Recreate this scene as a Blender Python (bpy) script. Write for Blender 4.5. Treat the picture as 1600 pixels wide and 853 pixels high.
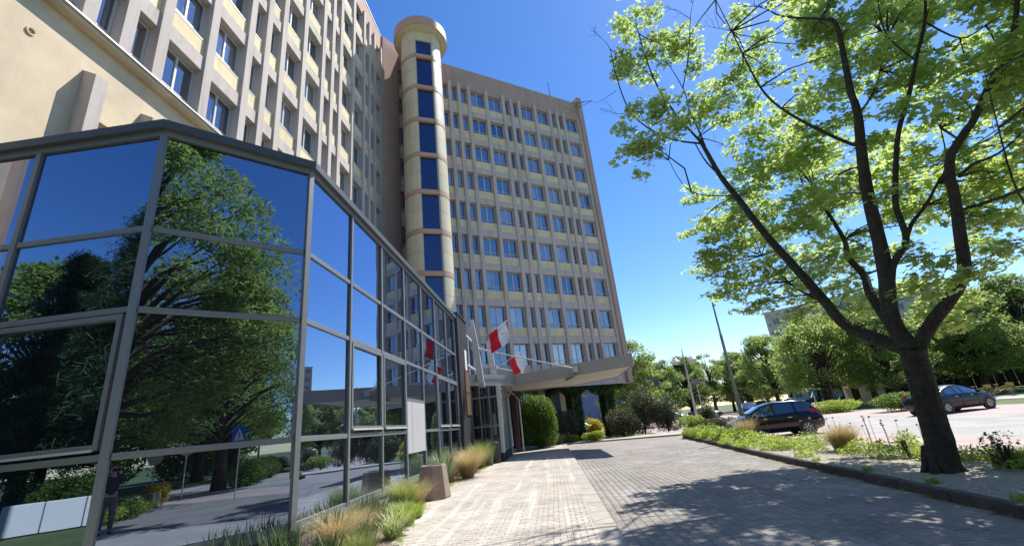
import bpy, bmesh, math, random
import numpy as np
from mathutils import Vector, Matrix
for o in list(bpy.data.objects): bpy.data.objects.remove(o)
sc = bpy.context.scene
COL = sc.collection
PI = math.pi
# ---------------------------------------------------------------- camera
cam_d = bpy.data.cameras.new('camera'); cam = bpy.data.objects.new('camera', cam_d); COL.objects.link(cam)
cam_d.sensor_width = 36; cam_d.lens = 688.1/1600*36; cam_d.clip_end = 2000; cam_d.clip_start = 0.02
RR = Vector((0.99091579, 0.08728109, -0.10231278)); UU = Vector((0.12512899, -0.31959125, 0.93925724)); FF = Vector((-0.04928113, 0.94352713, 0.32760941))
cam.matrix_world = Matrix(((RR.x, UU.x, -FF.x, 0), (RR.y, UU.y, -FF.y, 0), (RR.z, UU.z, -FF.z, 1.6), (0, 0, 0, 1)))
sc.camera = cam
sc.render.resolution_x = 1024; sc.render.resolution_y = 545
# ---------------------------------------------------------------- sky, sun, exposure
SUN_AZ, SUN_EL = math.radians(45), math.radians(55)
w = bpy.data.worlds.new("World"); sc.world = w; w.use_nodes = True
nt = w.node_tree; bg = nt.nodes['Background']
sky = nt.nodes.new('ShaderNodeTexSky'); sky.sky_type = 'NISHITA'; sky.sun_disc = False
sky.sun_elevation = SUN_EL; sky.sun_rotation = SUN_AZ; sky.altitude = 200; sky.air_density = 1.0; sky.dust_density = 0.15; sky.ozone_density = 2.0
hsv_ = nt.nodes.new('ShaderNodeHueSaturation'); hsv_.inputs['Hue'].default_value = 0.508; hsv_.inputs['Saturation'].default_value = 1.3; nt.links.new(sky.outputs[0], hsv_.inputs['Color'])
nt.links.new(hsv_.outputs[0], bg.inputs[0]); bg.inputs[1].default_value = 0.128
sl = bpy.data.lights.new('sun', 'SUN'); sl.energy = 4.9; sl.angle = math.radians(0.5); sl.color = (1, 0.95, 0.87)
sun = bpy.data.objects.new('sun', sl); COL.objects.link(sun)
sdir = Vector((math.sin(SUN_AZ)*math.cos(SUN_EL), math.cos(SUN_AZ)*math.cos(SUN_EL), math.sin(SUN_EL)))
sun.rotation_euler = sdir.to_track_quat('Z', 'Y').to_euler()
sc.view_settings.view_transform = 'Standard'; sc.view_settings.look = 'None'; sc.view_settings.exposure = 0.66; sc.view_settings.gamma = 1
# ---------------------------------------------------------------- materials
def mat(name, base, rough=0.8, metal=0.0, noise=None, bump=None, spec=0.5, obj_var=0.0, second=None, coat=0, world=False, streak=None):
    """noise=(scale, strength) colour mottling; bump=(scale, strength); second=(colour, scale, lo, hi) patches"""
    m = bpy.data.materials.new(name); m.use_nodes = True
    t = m.node_tree; n = t.nodes; l = t.links; b = n['Principled BSDF']
    b.inputs['Base Color'].default_value = (*base, 1); b.inputs['Roughness'].default_value = rough
    b.inputs['Metallic'].default_value = metal; b.inputs['Specular IOR Level'].default_value = spec
    if coat: b.inputs['Coat Weight'].default_value = coat
    tc = n.new('ShaderNodeTexCoord')
    if world:
        class _W: outputs = {'Object': n.new('ShaderNodeNewGeometry').outputs['Position']}
        tc = _W
    def rgb(c):
        r = n.new('ShaderNodeRGB'); r.outputs[0].default_value = (*c, 1); return r.outputs[0]
    cur = rgb(base)
    if second:
        tx = n.new('ShaderNodeTexNoise'); tx.inputs['Scale'].default_value = second[1]; tx.inputs['Detail'].default_value = 5
        l.new(tc.outputs['Object'], tx.inputs['Vector'])
        mr = n.new('ShaderNodeMapRange'); mr.inputs[1].default_value = second[2]; mr.inputs[2].default_value = second[3]; l.new(tx.outputs[0], mr.inputs[0])
        mx = n.new('ShaderNodeMix'); mx.data_type = 'RGBA'; l.new(mr.outputs[0], mx.inputs[0]); l.new(cur, mx.inputs[6]); mx.inputs[7].default_value = (*second[0], 1); cur = mx.outputs[2]
    if streak:   # (colour, scale vector, lo, hi): long stains along one axis
        mp = n.new('ShaderNodeMapping'); mp.inputs['Scale'].default_value = streak[1]
        l.new(n.new('ShaderNodeNewGeometry').outputs['Position'], mp.inputs[0])
        tx = n.new('ShaderNodeTexNoise'); tx.inputs['Scale'].default_value = 1; tx.inputs['Detail'].default_value = 6; tx.inputs['Roughness'].default_value = .6; l.new(mp.outputs[0], tx.inputs['Vector'])
        mr = n.new('ShaderNodeMapRange'); mr.inputs[1].default_value = streak[2]; mr.inputs[2].default_value = streak[3]; l.new(tx.outputs[0], mr.inputs[0])
        mx = n.new('ShaderNodeMix'); mx.data_type = 'RGBA'; l.new(mr.outputs[0], mx.inputs[0]); l.new(cur, mx.inputs[6]); mx.inputs[7].default_value = (*streak[0], 1); cur = mx.outputs[2]
    if noise or obj_var:
        val = None
        if noise:
            tx = n.new('ShaderNodeTexNoise'); tx.inputs['Scale'].default_value = noise[0]; tx.inputs['Detail'].default_value = 6; tx.inputs['Roughness'].default_value = 0.65
            l.new(tc.outputs['Object'], tx.inputs['Vector'])
            mr = n.new('ShaderNodeMapRange'); mr.inputs[1].default_value = .3; mr.inputs[2].default_value = .7
            mr.inputs[3].default_value = 1-noise[1]; mr.inputs[4].default_value = 1+noise[1]; l.new(tx.outputs[0], mr.inputs[0]); val = mr.outputs[0]
        if obj_var:
            oi = n.new('ShaderNodeObjectInfo'); mr = n.new('ShaderNodeMapRange'); mr.inputs[3].default_value = 1-obj_var; mr.inputs[4].default_value = 1+obj_var
            gi = n.new('ShaderNodeNewGeometry'); sm = n.new('ShaderNodeMath'); sm.operation = 'ADD'; fr = n.new('ShaderNodeMath'); fr.operation = 'FRACT'
            l.new(oi.outputs['Random'], sm.inputs[0]); l.new(gi.outputs['Random Per Island'], sm.inputs[1]); l.new(sm.outputs[0], fr.inputs[0]); l.new(fr.outputs[0], mr.inputs[0])
            if val is None: val = mr.outputs[0]
            else:
                mm = n.new('ShaderNodeMath'); mm.operation = 'MULTIPLY'; l.new(val, mm.inputs[0]); l.new(mr.outputs[0], mm.inputs[1]); val = mm.outputs[0]
        hs = n.new('ShaderNodeHueSaturation'); l.new(cur, hs.inputs['Color']); l.new(val, hs.inputs['Value']); cur = hs.outputs[0]
    l.new(cur, b.inputs['Base Color'])
    if bump:
        tx = n.new('ShaderNodeTexNoise'); tx.inputs['Scale'].default_value = bump[0]; tx.inputs['Detail'].default_value = 4
        l.new(tc.outputs['Object'], tx.inputs['Vector'])
        bp = n.new('ShaderNodeBump'); bp.inputs['Strength'].default_value = bump[1]; bp.inputs['Distance'].default_value = 0.09 if name == 'bark' else 0.02; l.new(tx.outputs[0], bp.inputs['Height']); l.new(bp.outputs[0], b.inputs['Normal'])
    return m
def paver_mat(name, c1, c2, mortar, bw, bh, rot=0, second=None):
    m = bpy.data.materials.new(name); m.use_nodes = True; t = m.node_tree; n = t.nodes; l = t.links; b = n['Principled BSDF']
    b.inputs['Roughness'].default_value = .85
    tc = n.new('ShaderNodeTexCoord'); mp = n.new('ShaderNodeMapping'); mp.inputs['Rotation'].default_value = (0, 0, rot); l.new(tc.outputs['Object'], mp.inputs[0])
    br = n.new('ShaderNodeTexBrick'); l.new(mp.outputs[0], br.inputs[0]); br.inputs['Scale'].default_value = 1
    br.inputs['Brick Width'].default_value = bw; br.inputs['Row Height'].default_value = bh; br.inputs['Mortar Size'].default_value = .008
    br.inputs['Color1'].default_value = (*c1, 1); br.inputs['Color2'].default_value = (*c2, 1); br.inputs['Mortar'].default_value = (*mortar, 1)
    tx = n.new('ShaderNodeTexNoise'); tx.inputs['Scale'].default_value = .6; tx.inputs['Detail'].default_value = 8; l.new(tc.outputs['Object'], tx.inputs['Vector'])
    mr = n.new('ShaderNodeMapRange'); mr.inputs[1].default_value = .3; mr.inputs[2].default_value = .7; mr.inputs[3].default_value = .8; mr.inputs[4].default_value = 1.15; l.new(tx.outputs[0], mr.inputs[0])
    hs = n.new('ShaderNodeHueSaturation'); l.new(br.outputs[0], hs.inputs['Color']); l.new(mr.outputs[0], hs.inputs['Value']); l.new(hs.outputs[0], b.inputs['Base Color'])
    return m
def leaf_mat(name, c, trans, tfac=.45, var=.35, vscale=1.4, rough=.5):
    """leaf colour varies from clump to clump; light passes through"""
    m = bpy.data.materials.new(name); m.use_nodes = True; t = m.node_tree; n = t.nodes; l = t.links; n.remove(n['Principled BSDF'])
    out = n['Material Output']; geo = n.new('ShaderNodeNewGeometry'); tc = n.new('ShaderNodeTexCoord')
    tx = n.new('ShaderNodeTexNoise'); tx.inputs['Scale'].default_value = vscale; tx.inputs['Detail'].default_value = 2; l.new(tc.outputs['Object'], tx.inputs['Vector'])
    ad = n.new('ShaderNodeMath'); ad.operation = 'ADD'; l.new(tx.outputs[0], ad.inputs[0]); l.new(geo.outputs['Random Per Island'], ad.inputs[1])
    mr = n.new('ShaderNodeMapRange'); mr.inputs[1].default_value = .3; mr.inputs[2].default_value = 1.5; mr.inputs[3].default_value = 1-var; mr.inputs[4].default_value = 1+var; l.new(ad.outputs[0], mr.inputs[0])
    def hsv(col):
        hs = n.new('ShaderNodeHueSaturation'); hs.inputs['Color'].default_value = (*col, 1); l.new(mr.outputs[0], hs.inputs['Value']); return hs.outputs[0]
    d = n.new('ShaderNodeBsdfPrincipled'); d.inputs['Roughness'].default_value = rough; d.inputs['Specular IOR Level'].default_value = .35; l.new(hsv(c), d.inputs['Base Color'])
    tr = n.new('ShaderNodeBsdfTranslucent'); l.new(hsv(trans), tr.inputs[0])
    mx = n.new('ShaderNodeMixShader'); mx.inputs[0].default_value = tfac; l.new(d.outputs[0], mx.inputs[1]); l.new(tr.outputs[0], mx.inputs[2]); l.new(mx.outputs[0], out.inputs[0])
    return m
def mirror_glass(name, tint, base=(.012, .014, .018), f0=.32, see=0.0, wav=.0):
    m = bpy.data.materials.new(name); m.use_nodes = True; t = m.node_tree; n = t.nodes; l = t.links; n.remove(n['Principled BSDF']); out = n['Material Output']
    gl = n.new('ShaderNodeBsdfGlossy'); gl.inputs['Roughness'].default_value = 0.0; gl.inputs['Color'].default_value = (*tint, 1)
    if see > 0 and name == 'window_glass':
        oi = n.new('ShaderNodeObjectInfo'); cr = n.new('ShaderNodeMix'); cr.data_type = 'RGBA'; l.new(oi.outputs['Random'], cr.inputs[0]); cr.inputs[6].default_value = (tint[0]*.55, tint[1]*.62, tint[2]*.72, 1); cr.inputs[7].default_value = (1, 1, 1, 1); l.new(cr.outputs[2], gl.inputs['Color'])
    if see > 0:
        df = n.new('ShaderNodeBsdfTransparent'); df.inputs[0].default_value = (see, see, see*1.02, 1)
    else:
        df = n.new('ShaderNodeBsdfDiffuse'); df.inputs[0].default_value = (*base, 1)
    lw = n.new('ShaderNodeLayerWeight'); lw.inputs[0].default_value = .5
    pw = n.new('ShaderNodeMath'); pw.operation = 'POWER'; l.new(lw.outputs['Facing'], pw.inputs[0]); pw.inputs[1].default_value = 2.5
    mr = n.new('ShaderNodeMapRange'); mr.inputs[3].default_value = f0; mr.inputs[4].default_value = .97; l.new(pw.outputs[0], mr.inputs[0])
    mx = n.new('ShaderNodeMixShader'); l.new(mr.outputs[0], mx.inputs[0]); l.new(df.outputs[0], mx.inputs[1]); l.new(gl.outputs[0], mx.inputs[2]); l.new(mx.outputs[0], out.inputs[0])
    if wav:
        tc = n.new('ShaderNodeTexCoord'); tx = n.new('ShaderNodeTexNoise'); tx.inputs['Scale'].default_value = 1.3; tx.inputs['Detail'].default_value = 1; l.new(tc.outputs['Object'], tx.inputs['Vector'])
        bp = n.new('ShaderNodeBump'); bp.inputs['Strength'].default_value = wav; bp.inputs['Distance'].default_value = .02; l.new(tx.outputs[0], bp.inputs['Height']); l.new(bp.outputs[0], gl.inputs['Normal'])
    return m
M = dict(
    stucco=mat('cream_stucco', (.66, .545, .37), .9, noise=(1.2, .10), bump=(40, .3), second=((.56, .46, .32), .35, .45, .75), streak=((.50, .42, .30), (1.1, 1.1, .12), .5, .8)),
    cream=mat('cream_panel', (.68, .575, .35), .85, noise=(3, .07), obj_var=.07, streak=((.54, .45, .28), (2.2, 2.2, .3), .5, .75)),
    concrete=mat('grey_pink_concrete', (.50, .445, .40), .88, noise=(2.5, .08), bump=(60, .2), streak=((.37, .32, .29), (2.5, 2.5, .25), .48, .72)),
    pink=mat('pink_render', (.45, .31, .245), .88, noise=(1.5, .08), second=((.40, .28, .22), .3, .5, .7), streak=((.36, .27, .22), (1.6, 1.6, .12), .48, .75)),
    towercream=mat('cream_metal_cladding', (.62, .565, .40), .45, noise=(2, .04), obj_var=.06, streak=((.50, .43, .27), (4, 4, .35), .5, .8)),
    towerpink=mat('salmon_metal_band', (.50, .32, .21), .5, noise=(2, .05)),
    frame=mat('anodised_frame', (.225, .24, .245), .42, metal=.35, noise=(5, .05)),
    framew=mat('pale_window_frame', (.50, .51, .51), .5),
    metalcap=mat('metal_flashing', (.55, .54, .52), .5, metal=.4),
    steelw=mat('painted_light_steel', (.50, .51, .50), .5, noise=(3, .06)),
    canopy=mat('grey_canopy_panel', (.34, .325, .295), .6, noise=(1.2, .05)),
    canopyu=mat('pale_canopy_soffit', (.55, .51, .43), .7, noise=(1.5, .05)),
    dark=mat('dark_interior', (.02, .021, .024), .9),
    darkroom=mat('dim_room', (.06, .06, .065), .9),
    blackbrick=mat('black_brick', (.035, .034, .038), .6, noise=(8, .2), obj_var=.25, bump=(50, .3)),
    mortar=mat('brick_mortar', (.12, .115, .11), .95),
    pinkbrick=mat('grey_pink_brick', (.33, .28, .28), .85, noise=(10, .12), obj_var=.15),
    plaque=mat('weathered_bronze_plaque', (.17, .115, .065), .5, metal=.3, noise=(6, .25)),
    white=mat('white_board', (.7, .7, .7), .6),
    panelw=mat('white_infill_panel', (.44, .44, .46), .5, noise=(1, .03)),
    rust=mat('rust_red_paint', (.07, .035, .028), .7, noise=(4, .4)),
    red=mat('flag_red', (.70, .012, .03), .8), flagw=mat('flag_white', (.80, .80, .80), .8),
    bark=mat('bark', (.045, .036, .029), .95, noise=(9, .5), bump=(14, 1.0), second=((.042, .055, .028), 1.5, .5, .65)),
    barkl=mat('bark_background', (.07, .055, .045), .95, noise=(4, .3)),
    paver=mat('sidewalk_paver', (.42, .375, .32), .88, noise=(1.1, .16), obj_var=.10, bump=(90, .25), second=((.33, .295, .25), .35, .5, .7), streak=((.56, .52, .46), (3.5, .16, 1), .52, .66), world=True),
    rpaver=mat('road_paver', (.245, .222, .20), .88, noise=(.8, .15), obj_var=.13, bump=(90, .25), second=((.325, .30, .275), .5, .5, .7), streak=((.20, .18, .165), (.9, .12, 1), .54, .7), world=True),
    slab=mat('kerb_slab', (.36, .325, .285), .88, noise=(3, .15), obj_var=.07, bump=(60, .25)),
    sand=mat('joint_sand', (.15, .135, .115), .95, noise=(5, .2)),
    kerb=mat('brown_kerb', (.075, .062, .055), .92, noise=(6, .3), obj_var=.12, bump=(50, .4)),
    gravel=mat('pale_gravel', (.38, .34, .275), .95, noise=(30, .35), bump=(80, .9)),
    soil=mat('bed_soil', (.20, .16, .12), .95, noise=(12, .35), bump=(40, .8)),
    grass=mat('lawn', (.075, .115, .03), .9, noise=(4, .35), bump=(30, .6), second=((.12, .14, .045), .25, .45, .65)),
    asphalt=mat('asphalt', (.10, .10, .105), .9, noise=(3, .15), second=((.13, .13, .13), .2, .45, .6)),
    pathm=mat('pale_path', (.42, .39, .36), .9, noise=(2, .1)),
    planter=mat('exposed_aggregate', (.33, .245, .20), .95, noise=(60, .45), bump=(90, .8)),
    glass=mirror_glass('tinted_mirror_glass', (.52, .66, .90), f0=.42, wav=.03),
    towerglass=mirror_glass('dark_tower_glass', (.30, .38, .62), f0=.24),
    wglass=mirror_glass('window_glass', (.78, .88, 1.0), f0=.38, see=.75),
    lobby=mirror_glass('lobby_glass', (.7, .8, .85), f0=.25, see=.45),
    blind=mat('window_blind', (.52, .54, .55), .9, obj_var=.35),
    carblack=mat('black_car_paint', (.005, .005, .007), .2, coat=.35, spec=.4),
    carblue=mat('dark_blue_car_paint', (.02, .03, .07), .2, coat=.8),
    carbrown=mat('dark_brown_car_paint', (.014, .010, .010), .35, coat=.25, spec=.3),
    carsilver=mat('silver_car_paint', (.4, .41, .43), .3, metal=.5, coat=.6),
    carglass=mirror_glass('car_glass', (.8, .88, .95), f0=.18, base=(.02, .023, .028)),
    tyre=mat('tyre_rubber', (.018, .018, .018), .85), rim=mat('alloy_rim', (.55, .55, .56), .35, metal=.7),
    taillight=mat('red_lens', (.45, .01, .02), .2), headlight=mat('clear_lens', (.6, .62, .65), .15),
    plastic=mat('black_plastic', (.02, .02, .02), .5),
    polel=mat('pale_lamp_post', (.42, .42, .36), .7, noise=(3, .1)), pole=mat('weathered_lamp_post', (.20, .215, .19), .75, noise=(3, .2)), lampw=mat('lamp_shade_white', (.6, .57, .55), .5),
    box=mat('utility_box_grey', (.40, .39, .37), .7), yellow=mat('yellow_paint', (.36, .27, .06), .5), blue=mat('sign_blue', (.02, .12, .55), .5),
    fence=mat('dark_fence', (.04, .035, .03), .9), farwall=mat('far_facade', (.50, .455, .385), .9, noise=(.2, .06)), farwhite=mat('far_balcony', (.6, .6, .58), .85), farwin=mat('far_window', (.14, .15, .17), .25), farblue=mat('blue_glazing', (.12, .19, .33), .3), vest=mirror_glass('entrance_glass', (.6, .7, .75), f0=.12, base=(.012, .013, .015)),
    skin=mat('skin', (.45, .26, .19), .6), jacket=mat('dark_navy_jacket', (.025, .03, .045), .9, noise=(12, .2)), jeans=mat('grey_trousers', (.14, .125, .13), .9, noise=(15, .2)),
    hair=mat('dark_hair', (.03, .02, .015), .7), shirt=mat('blue_shirt', (.08, .16, .35), .9), pinkcloth=mat('pale_clothes', (.5, .38, .35), .9), phone=mat('phone_black', (.01, .01, .012), .2),
    maple=leaf_mat('maple_leaf', (.19, .265, .08), (.58, .72, .21), .55, .34, 1.0),
    leafA=leaf_mat('tree_leaf_mid', (.15, .22, .06), (.40, .52, .12), .45, .45, .7),
    leafB=leaf_mat('tree_leaf_deep', (.11, .175, .05), (.32, .44, .10), .42, .45, .7),
    leafC=leaf_mat('tree_leaf_bright', (.17, .245, .065), (.45, .58, .14), .46, .4, .7),
    leafD=leaf_mat('conifer_needle', (.035, .075, .03), (.08, .14, .03), .2, .5, .8),
    box_leaf=leaf_mat('boxwood_leaf', (.085, .16, .025), (.22, .34, .04), .3, .4, 2.0),
    yew=leaf_mat('juniper_leaf', (.095, .105, .055), (.16, .18, .07), .25, .5, 1.5),
    ivy=leaf_mat('ivy_leaf', (.04, .08, .02), (.15, .25, .04), .3, .5, 1.5),
    yel=leaf_mat('yellow_foliage', (.50, .42, .03), (.6, .5, .04), .3, .3, 2),
    lime=leaf_mat('lime_groundcover', (.22, .32, .045), (.50, .60, .08), .4, .4, 1.5),
    stipa=leaf_mat('straw_grass', (.50, .39, .20), (.48, .38, .17), .35, .35, 2),
    stipag=leaf_mat('green_gold_grass', (.28, .32, .09), (.42, .46, .12), .35, .4, 2),
    iris=leaf_mat('sword_leaf', (.055, .10, .045), (.14, .22, .06), .25, .4, 2),
    yucca=leaf_mat('yucca_leaf', (.14, .22, .12), (.25, .36, .14), .25, .35, 2),
    varieg=leaf_mat('variegated_blade', (.40, .46, .22), (.5, .55, .2), .3, .4, 3),
    flowers=mat('pink_flower', (.45, .16, .24), .8), stalk=mat('dry_stalk', (.16, .11, .07), .9),
)
M['road_far'] = paver_mat('road_paver_far', (.28, .255, .232), (.25, .225, .205), (.16, .14, .125), .2, .165, PI/2)
M['side_far'] = paver_mat('sidewalk_far', (.46, .42, .365), (.42, .385, .335), (.26, .235, .2), .2, .165)
M['pinkpark'] = paver_mat('pink_parking_pavers', (.46, .355, .325), (.435, .33, .30), (.35, .28, .255), .2, .1)
M['greylane'] = paver_mat('grey_lane_pavers', (.37, .355, .335), (.345, .33, .31), (.28, .262, .245), .2, .1, PI/2)
# ---------------------------------------------------------------- mesh helpers
class MB:
    def __init__(s): s.v = []; s.f = []
    def add(s, vs, fs):
        b = len(s.v); s.v += [tuple(p) for p in vs]; s.f += [tuple(i+b for i in f) for f in fs]; return s
    def box(s, a, b, T=None):
        (x0, y0, z0), (x1, y1, z1) = a, b
        x0, x1 = min(x0, x1), max(x0, x1); y0, y1 = min(y0, y1), max(y0, y1); z0, z1 = min(z0, z1), max(z0, z1)
        vs = [(x0,y0,z0),(x1,y0,z0),(x1,y1,z0),(x0,y1,z0),(x0,y0,z1),(x1,y0,z1),(x1,y1,z1),(x0,y1,z1)]
        if T: vs = [T @ Vector(p) for p in vs]
        return s.add(vs, [(0,3,2,1),(4,5,6,7),(0,1,5,4),(1,2,6,5),(2,3,7,6),(3,0,4,7)])
    def prism(s, pts, z0, z1, T=None):
        n = len(pts); vs = [(x, y, z0) for x, y in pts]+[(x, y, z1) for x, y in pts]
        if T: vs = [T @ Vector(p) for p in vs]
        return s.add(vs, [tuple(range(n-1, -1, -1)), tuple(range(n, 2*n))]+[(i, (i+1) % n, n+(i+1) % n, n+i) for i in range(n)])
    def bar(s, p, q, w, d, up=(0, 0, 1)):
        """square bar from p to q, w across, d along 'up'"""
        p, q = Vector(p), Vector(q); t = (q-p).normalized(); a = t.cross(Vector(up))
        if a.length < 1e-3: a = t.cross(Vector((0, 1, 0)))
        a.normalize(); b = a.cross(t).normalized(); vs = []
        for c in (p, q):
            for i, j in ((-1,-1),(1,-1),(1,1),(-1,1)): vs.append(c+a*i*w/2+b*j*d/2)
        return s.add(vs, [(3,2,1,0),(4,5,6,7),(0,1,5,4),(1,2,6,5),(2,3,7,6),(3,0,4,7)])
    def tube(s, pts, n=8, cap=True):
        """pts = [(x,y,z,r)...]"""
        P = [Vector(p[:3]) for p in pts]; ref = None; rings = []
        b = len(s.v)
        for i, c in enumerate(P):
            t = (P[min(i+1, len(P)-1)]-P[max(i-1, 0)]).normalized()
            if ref is None: ref = t.orthogonal().normalized()
            a = (ref-t*ref.dot(t)).normalized(); ref = a; bb = t.cross(a)
            for k in range(n):
                an = 2*PI*k/n; s.v.append(tuple(c+(a*math.cos(an)+bb*math.sin(an))*pts[i][3]))
        for i in range(len(P)-1):
            for k in range(n): s.f.append((b+i*n+k, b+i*n+(k+1) % n, b+(i+1)*n+(k+1) % n, b+(i+1)*n+k))
        if cap: s.f.append(tuple(b+k for k in range(n-1, -1, -1))); s.f.append(tuple(b+(len(P)-1)*n+k for k in range(n)))
        return s
    def lathe(s, prof, c=(0, 0, 0), n=20, a0=0, a1=2*PI, capends=False):
        full = abs(a1-a0-2*PI) < 1e-6; m = n if full else n+1; b = len(s.v)
        for r, z in prof:
            for k in range(m):
                a = a0+(a1-a0)*k/n; s.v.append((c[0]+r*math.cos(a), c[1]+r*math.sin(a), c[2]+z))
        for i in range(len(prof)-1):
            for k in range(n if full else n): s.f.append((b+i*m+k, b+i*m+(k+1) % m, b+(i+1)*m+(k+1) % m, b+(i+1)*m+k))
        return s
    def mesh(s, name, m, smooth=False):
        me = bpy.data.meshes.new(name); me.from_pydata(s.v, [], s.f); me.materials.append(m)
        if smooth: me.polygons.foreach_set('use_smooth', [True]*len(me.polygons))
        me.update(); return me
    def build(s, name, m, parent=None, smooth=False, kind=None, bevel=0):
        o = bpy.data.objects.new(name, s.mesh(name, m, smooth)); return link(o, parent, kind, bevel)
def link(o, parent=None, kind=None, bevel=0):
    COL.objects.link(o)
    if parent: o.parent = parent
    if kind: o['kind'] = kind
    if bevel:
        md = o.modifiers.new('bevel', 'BEVEL'); md.width = bevel; md.segments = 2; md.limit_method = 'ANGLE'
    return o
def inst(name, mesh, parent=None, T=None, kind=None):
    o = bpy.data.objects.new(name, mesh); COL.objects.link(o)
    if parent: o.parent = parent
    if T is not None: o.matrix_local = T
    if kind: o['kind'] = kind
    return o
def thing(name, label, cat, loc=(0, 0, 0), rz=0, group=None):
    o = bpy.data.objects.new(name, None); COL.objects.link(o); o.empty_display_size = .2; o.location = loc; o.rotation_euler = (0, 0, rz)
    return tag(o, label, cat, group)
def tag(o, label, cat, group=None):
    o['label'] = label; o['category'] = cat
    if group: o['group'] = group
    return o
def dup(root, loc, rz, label, group=None, scale=None):
    def cp(o, par):
        c = o.copy(); COL.objects.link(c); c.parent = par
        for ch in o.children: cp(ch, c)
        return c
    r = cp(root, None); r.location = loc; r.rotation_euler = (0, 0, rz); r['label'] = label
    if group: r['group'] = group
    if scale: r.scale = scale
    return r
def np_obj(name, V, F, m, parent=None, kind=None, smooth=False):
    """fast mesh from arrays, F is (n,k)"""
    V = np.asarray(V, np.float32); F = np.asarray(F, np.int32); n, k = F.shape
    me = bpy.data.meshes.new(name); me.vertices.add(len(V)); me.vertices.foreach_set('co', V.ravel())
    me.loops.add(n*k); me.loops.foreach_set('vertex_index', F.ravel()); me.polygons.add(n)
    me.polygons.foreach_set('loop_start', np.arange(0, n*k, k, dtype=np.int32)); me.polygons.foreach_set('loop_total', np.full(n, k, np.int32))
    if smooth: me.polygons.foreach_set('use_smooth', np.ones(n, bool))
    me.update(calc_edges=True); me.materials.append(m)
    if name is None: return me
    o = bpy.data.objects.new(name, me); return link(o, parent, kind)
# leaf templates (x,y,z), triangles
def maple_leaf():
    a = [(-2.6, .35), (-2.2, .62), (-1.75, .42), (-1.15, .85), (-.75, .5), (-.35, .8), (0, 1.05), (.35, .8), (.75, .5), (1.15, .85), (1.75, .42), (2.2, .62), (2.6, .35)]
    v = [(0, 0, 0)]+[(r*math.sin(t)*.62, r*math.cos(t)*.62, -.10*r*r) for t, r in a]
    return np.array(v), np.array([(0, i+1, i) for i in range(1, 13)])
LEAF_M = maple_leaf()
LEAF_Q = (np.array([(0, -.5, 0), (.34, .05, .08), (0, .55, -.05), (-.34, .05, .08)]), np.array([(0, 1, 2), (0, 2, 3)]))
LEAF_S = (np.array([(-.10, -.5, 0), (.10, -.5, 0), (.16, .1, .05), (0, .6, -.08), (-.16, .1, .05)]), np.array([(0, 1, 2), (0, 2, 4), (2, 3, 4)]))
LEAF_N = (np.array([(-.035, -.5, 0), (.035, -.5, 0), (.05, .2, .02), (0, .7, -.12), (-.05, .2, .02)]), np.array([(0, 1, 2), (0, 2, 4), (2, 3, 4)]))
def leaf_cloud(rng, P, size, tpl, tilt=.9, droop=0, svar=.35):
    N = len(P); tv, tf = tpl
    yaw = rng.uniform(0, 2*PI, N); ti = rng.normal(0, tilt, N); ta = rng.uniform(0, 2*PI, N)
    s = size*(1+rng.uniform(-svar, svar, N))
    ax = np.stack([np.cos(ta), np.sin(ta), np.zeros(N)], 1); c, sn = np.cos(ti)[:, None], np.sin(ti)[:, None]
    cy, sy = np.cos(yaw), np.sin(yaw)
    L = tv[None] * s[:, None, None]
    X = L[..., 0]*cy[:, None]-L[..., 1]*sy[:, None]; Y = L[..., 0]*sy[:, None]+L[..., 1]*cy[:, None]
    V = np.stack([X, Y, L[..., 2]], -1); A = ax[:, None, :]
    c3, s3 = c[:, None], sn[:, None]
    V = V*c3+np.cross(np.broadcast_to(A, V.shape), V)*s3+A*(V*A).sum(-1, keepdims=True)*(1-c3)
    V = V+P[:, None, :]
    F = tf[None]+(np.arange(N)*len(tv))[:, None, None]
    return V.reshape(-1, 3), F.reshape(-1, tf.shape[1])
def ball(rng, n, shell=.0):
    d = rng.normal(size=(n, 3)); d /= np.linalg.norm(d, axis=1)[:, None]
    r = rng.uniform(shell**3, 1, n)**(1/3); return d*r[:, None]
def blades(rng, P, h, wd, spread, curl, seg=4, hv=.3):
    """arching grass blades from points P"""
    N = len(P); a = rng.uniform(0, 2*PI, N); H = h*(1+rng.uniform(-hv, hv, N)); sp = spread*rng.uniform(.15, 1, N); cu = curl*rng.uniform(.3, 1.2, N)
    d = np.stack([np.cos(a), np.sin(a), np.zeros(N)], 1); sd = np.stack([-np.sin(a), np.cos(a), np.zeros(N)], 1)
    V = []; 
    for i in range(seg+1):
        t = i/seg; x = H*(sp*t+cu*t*t*.6); z = H*(t-cu*.45*t*t*t); wv = wd*(1-t)**.7+.0006
        c = P+d*x[:, None]; c[:, 2] += z
        V.append(c-sd*wv/2); V.append(c+sd*wv/2)
    V = np.stack(V, 1); m = 2*(seg+1)
    f = [(2*i, 2*i+1, 2*i+3, 2*i+2) for i in range(seg)]
    F = np.array(f)[None]+(np.arange(N)*m)[:, None, None]
    return V.reshape(-1, 3), F.reshape(-1, 4)
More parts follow.
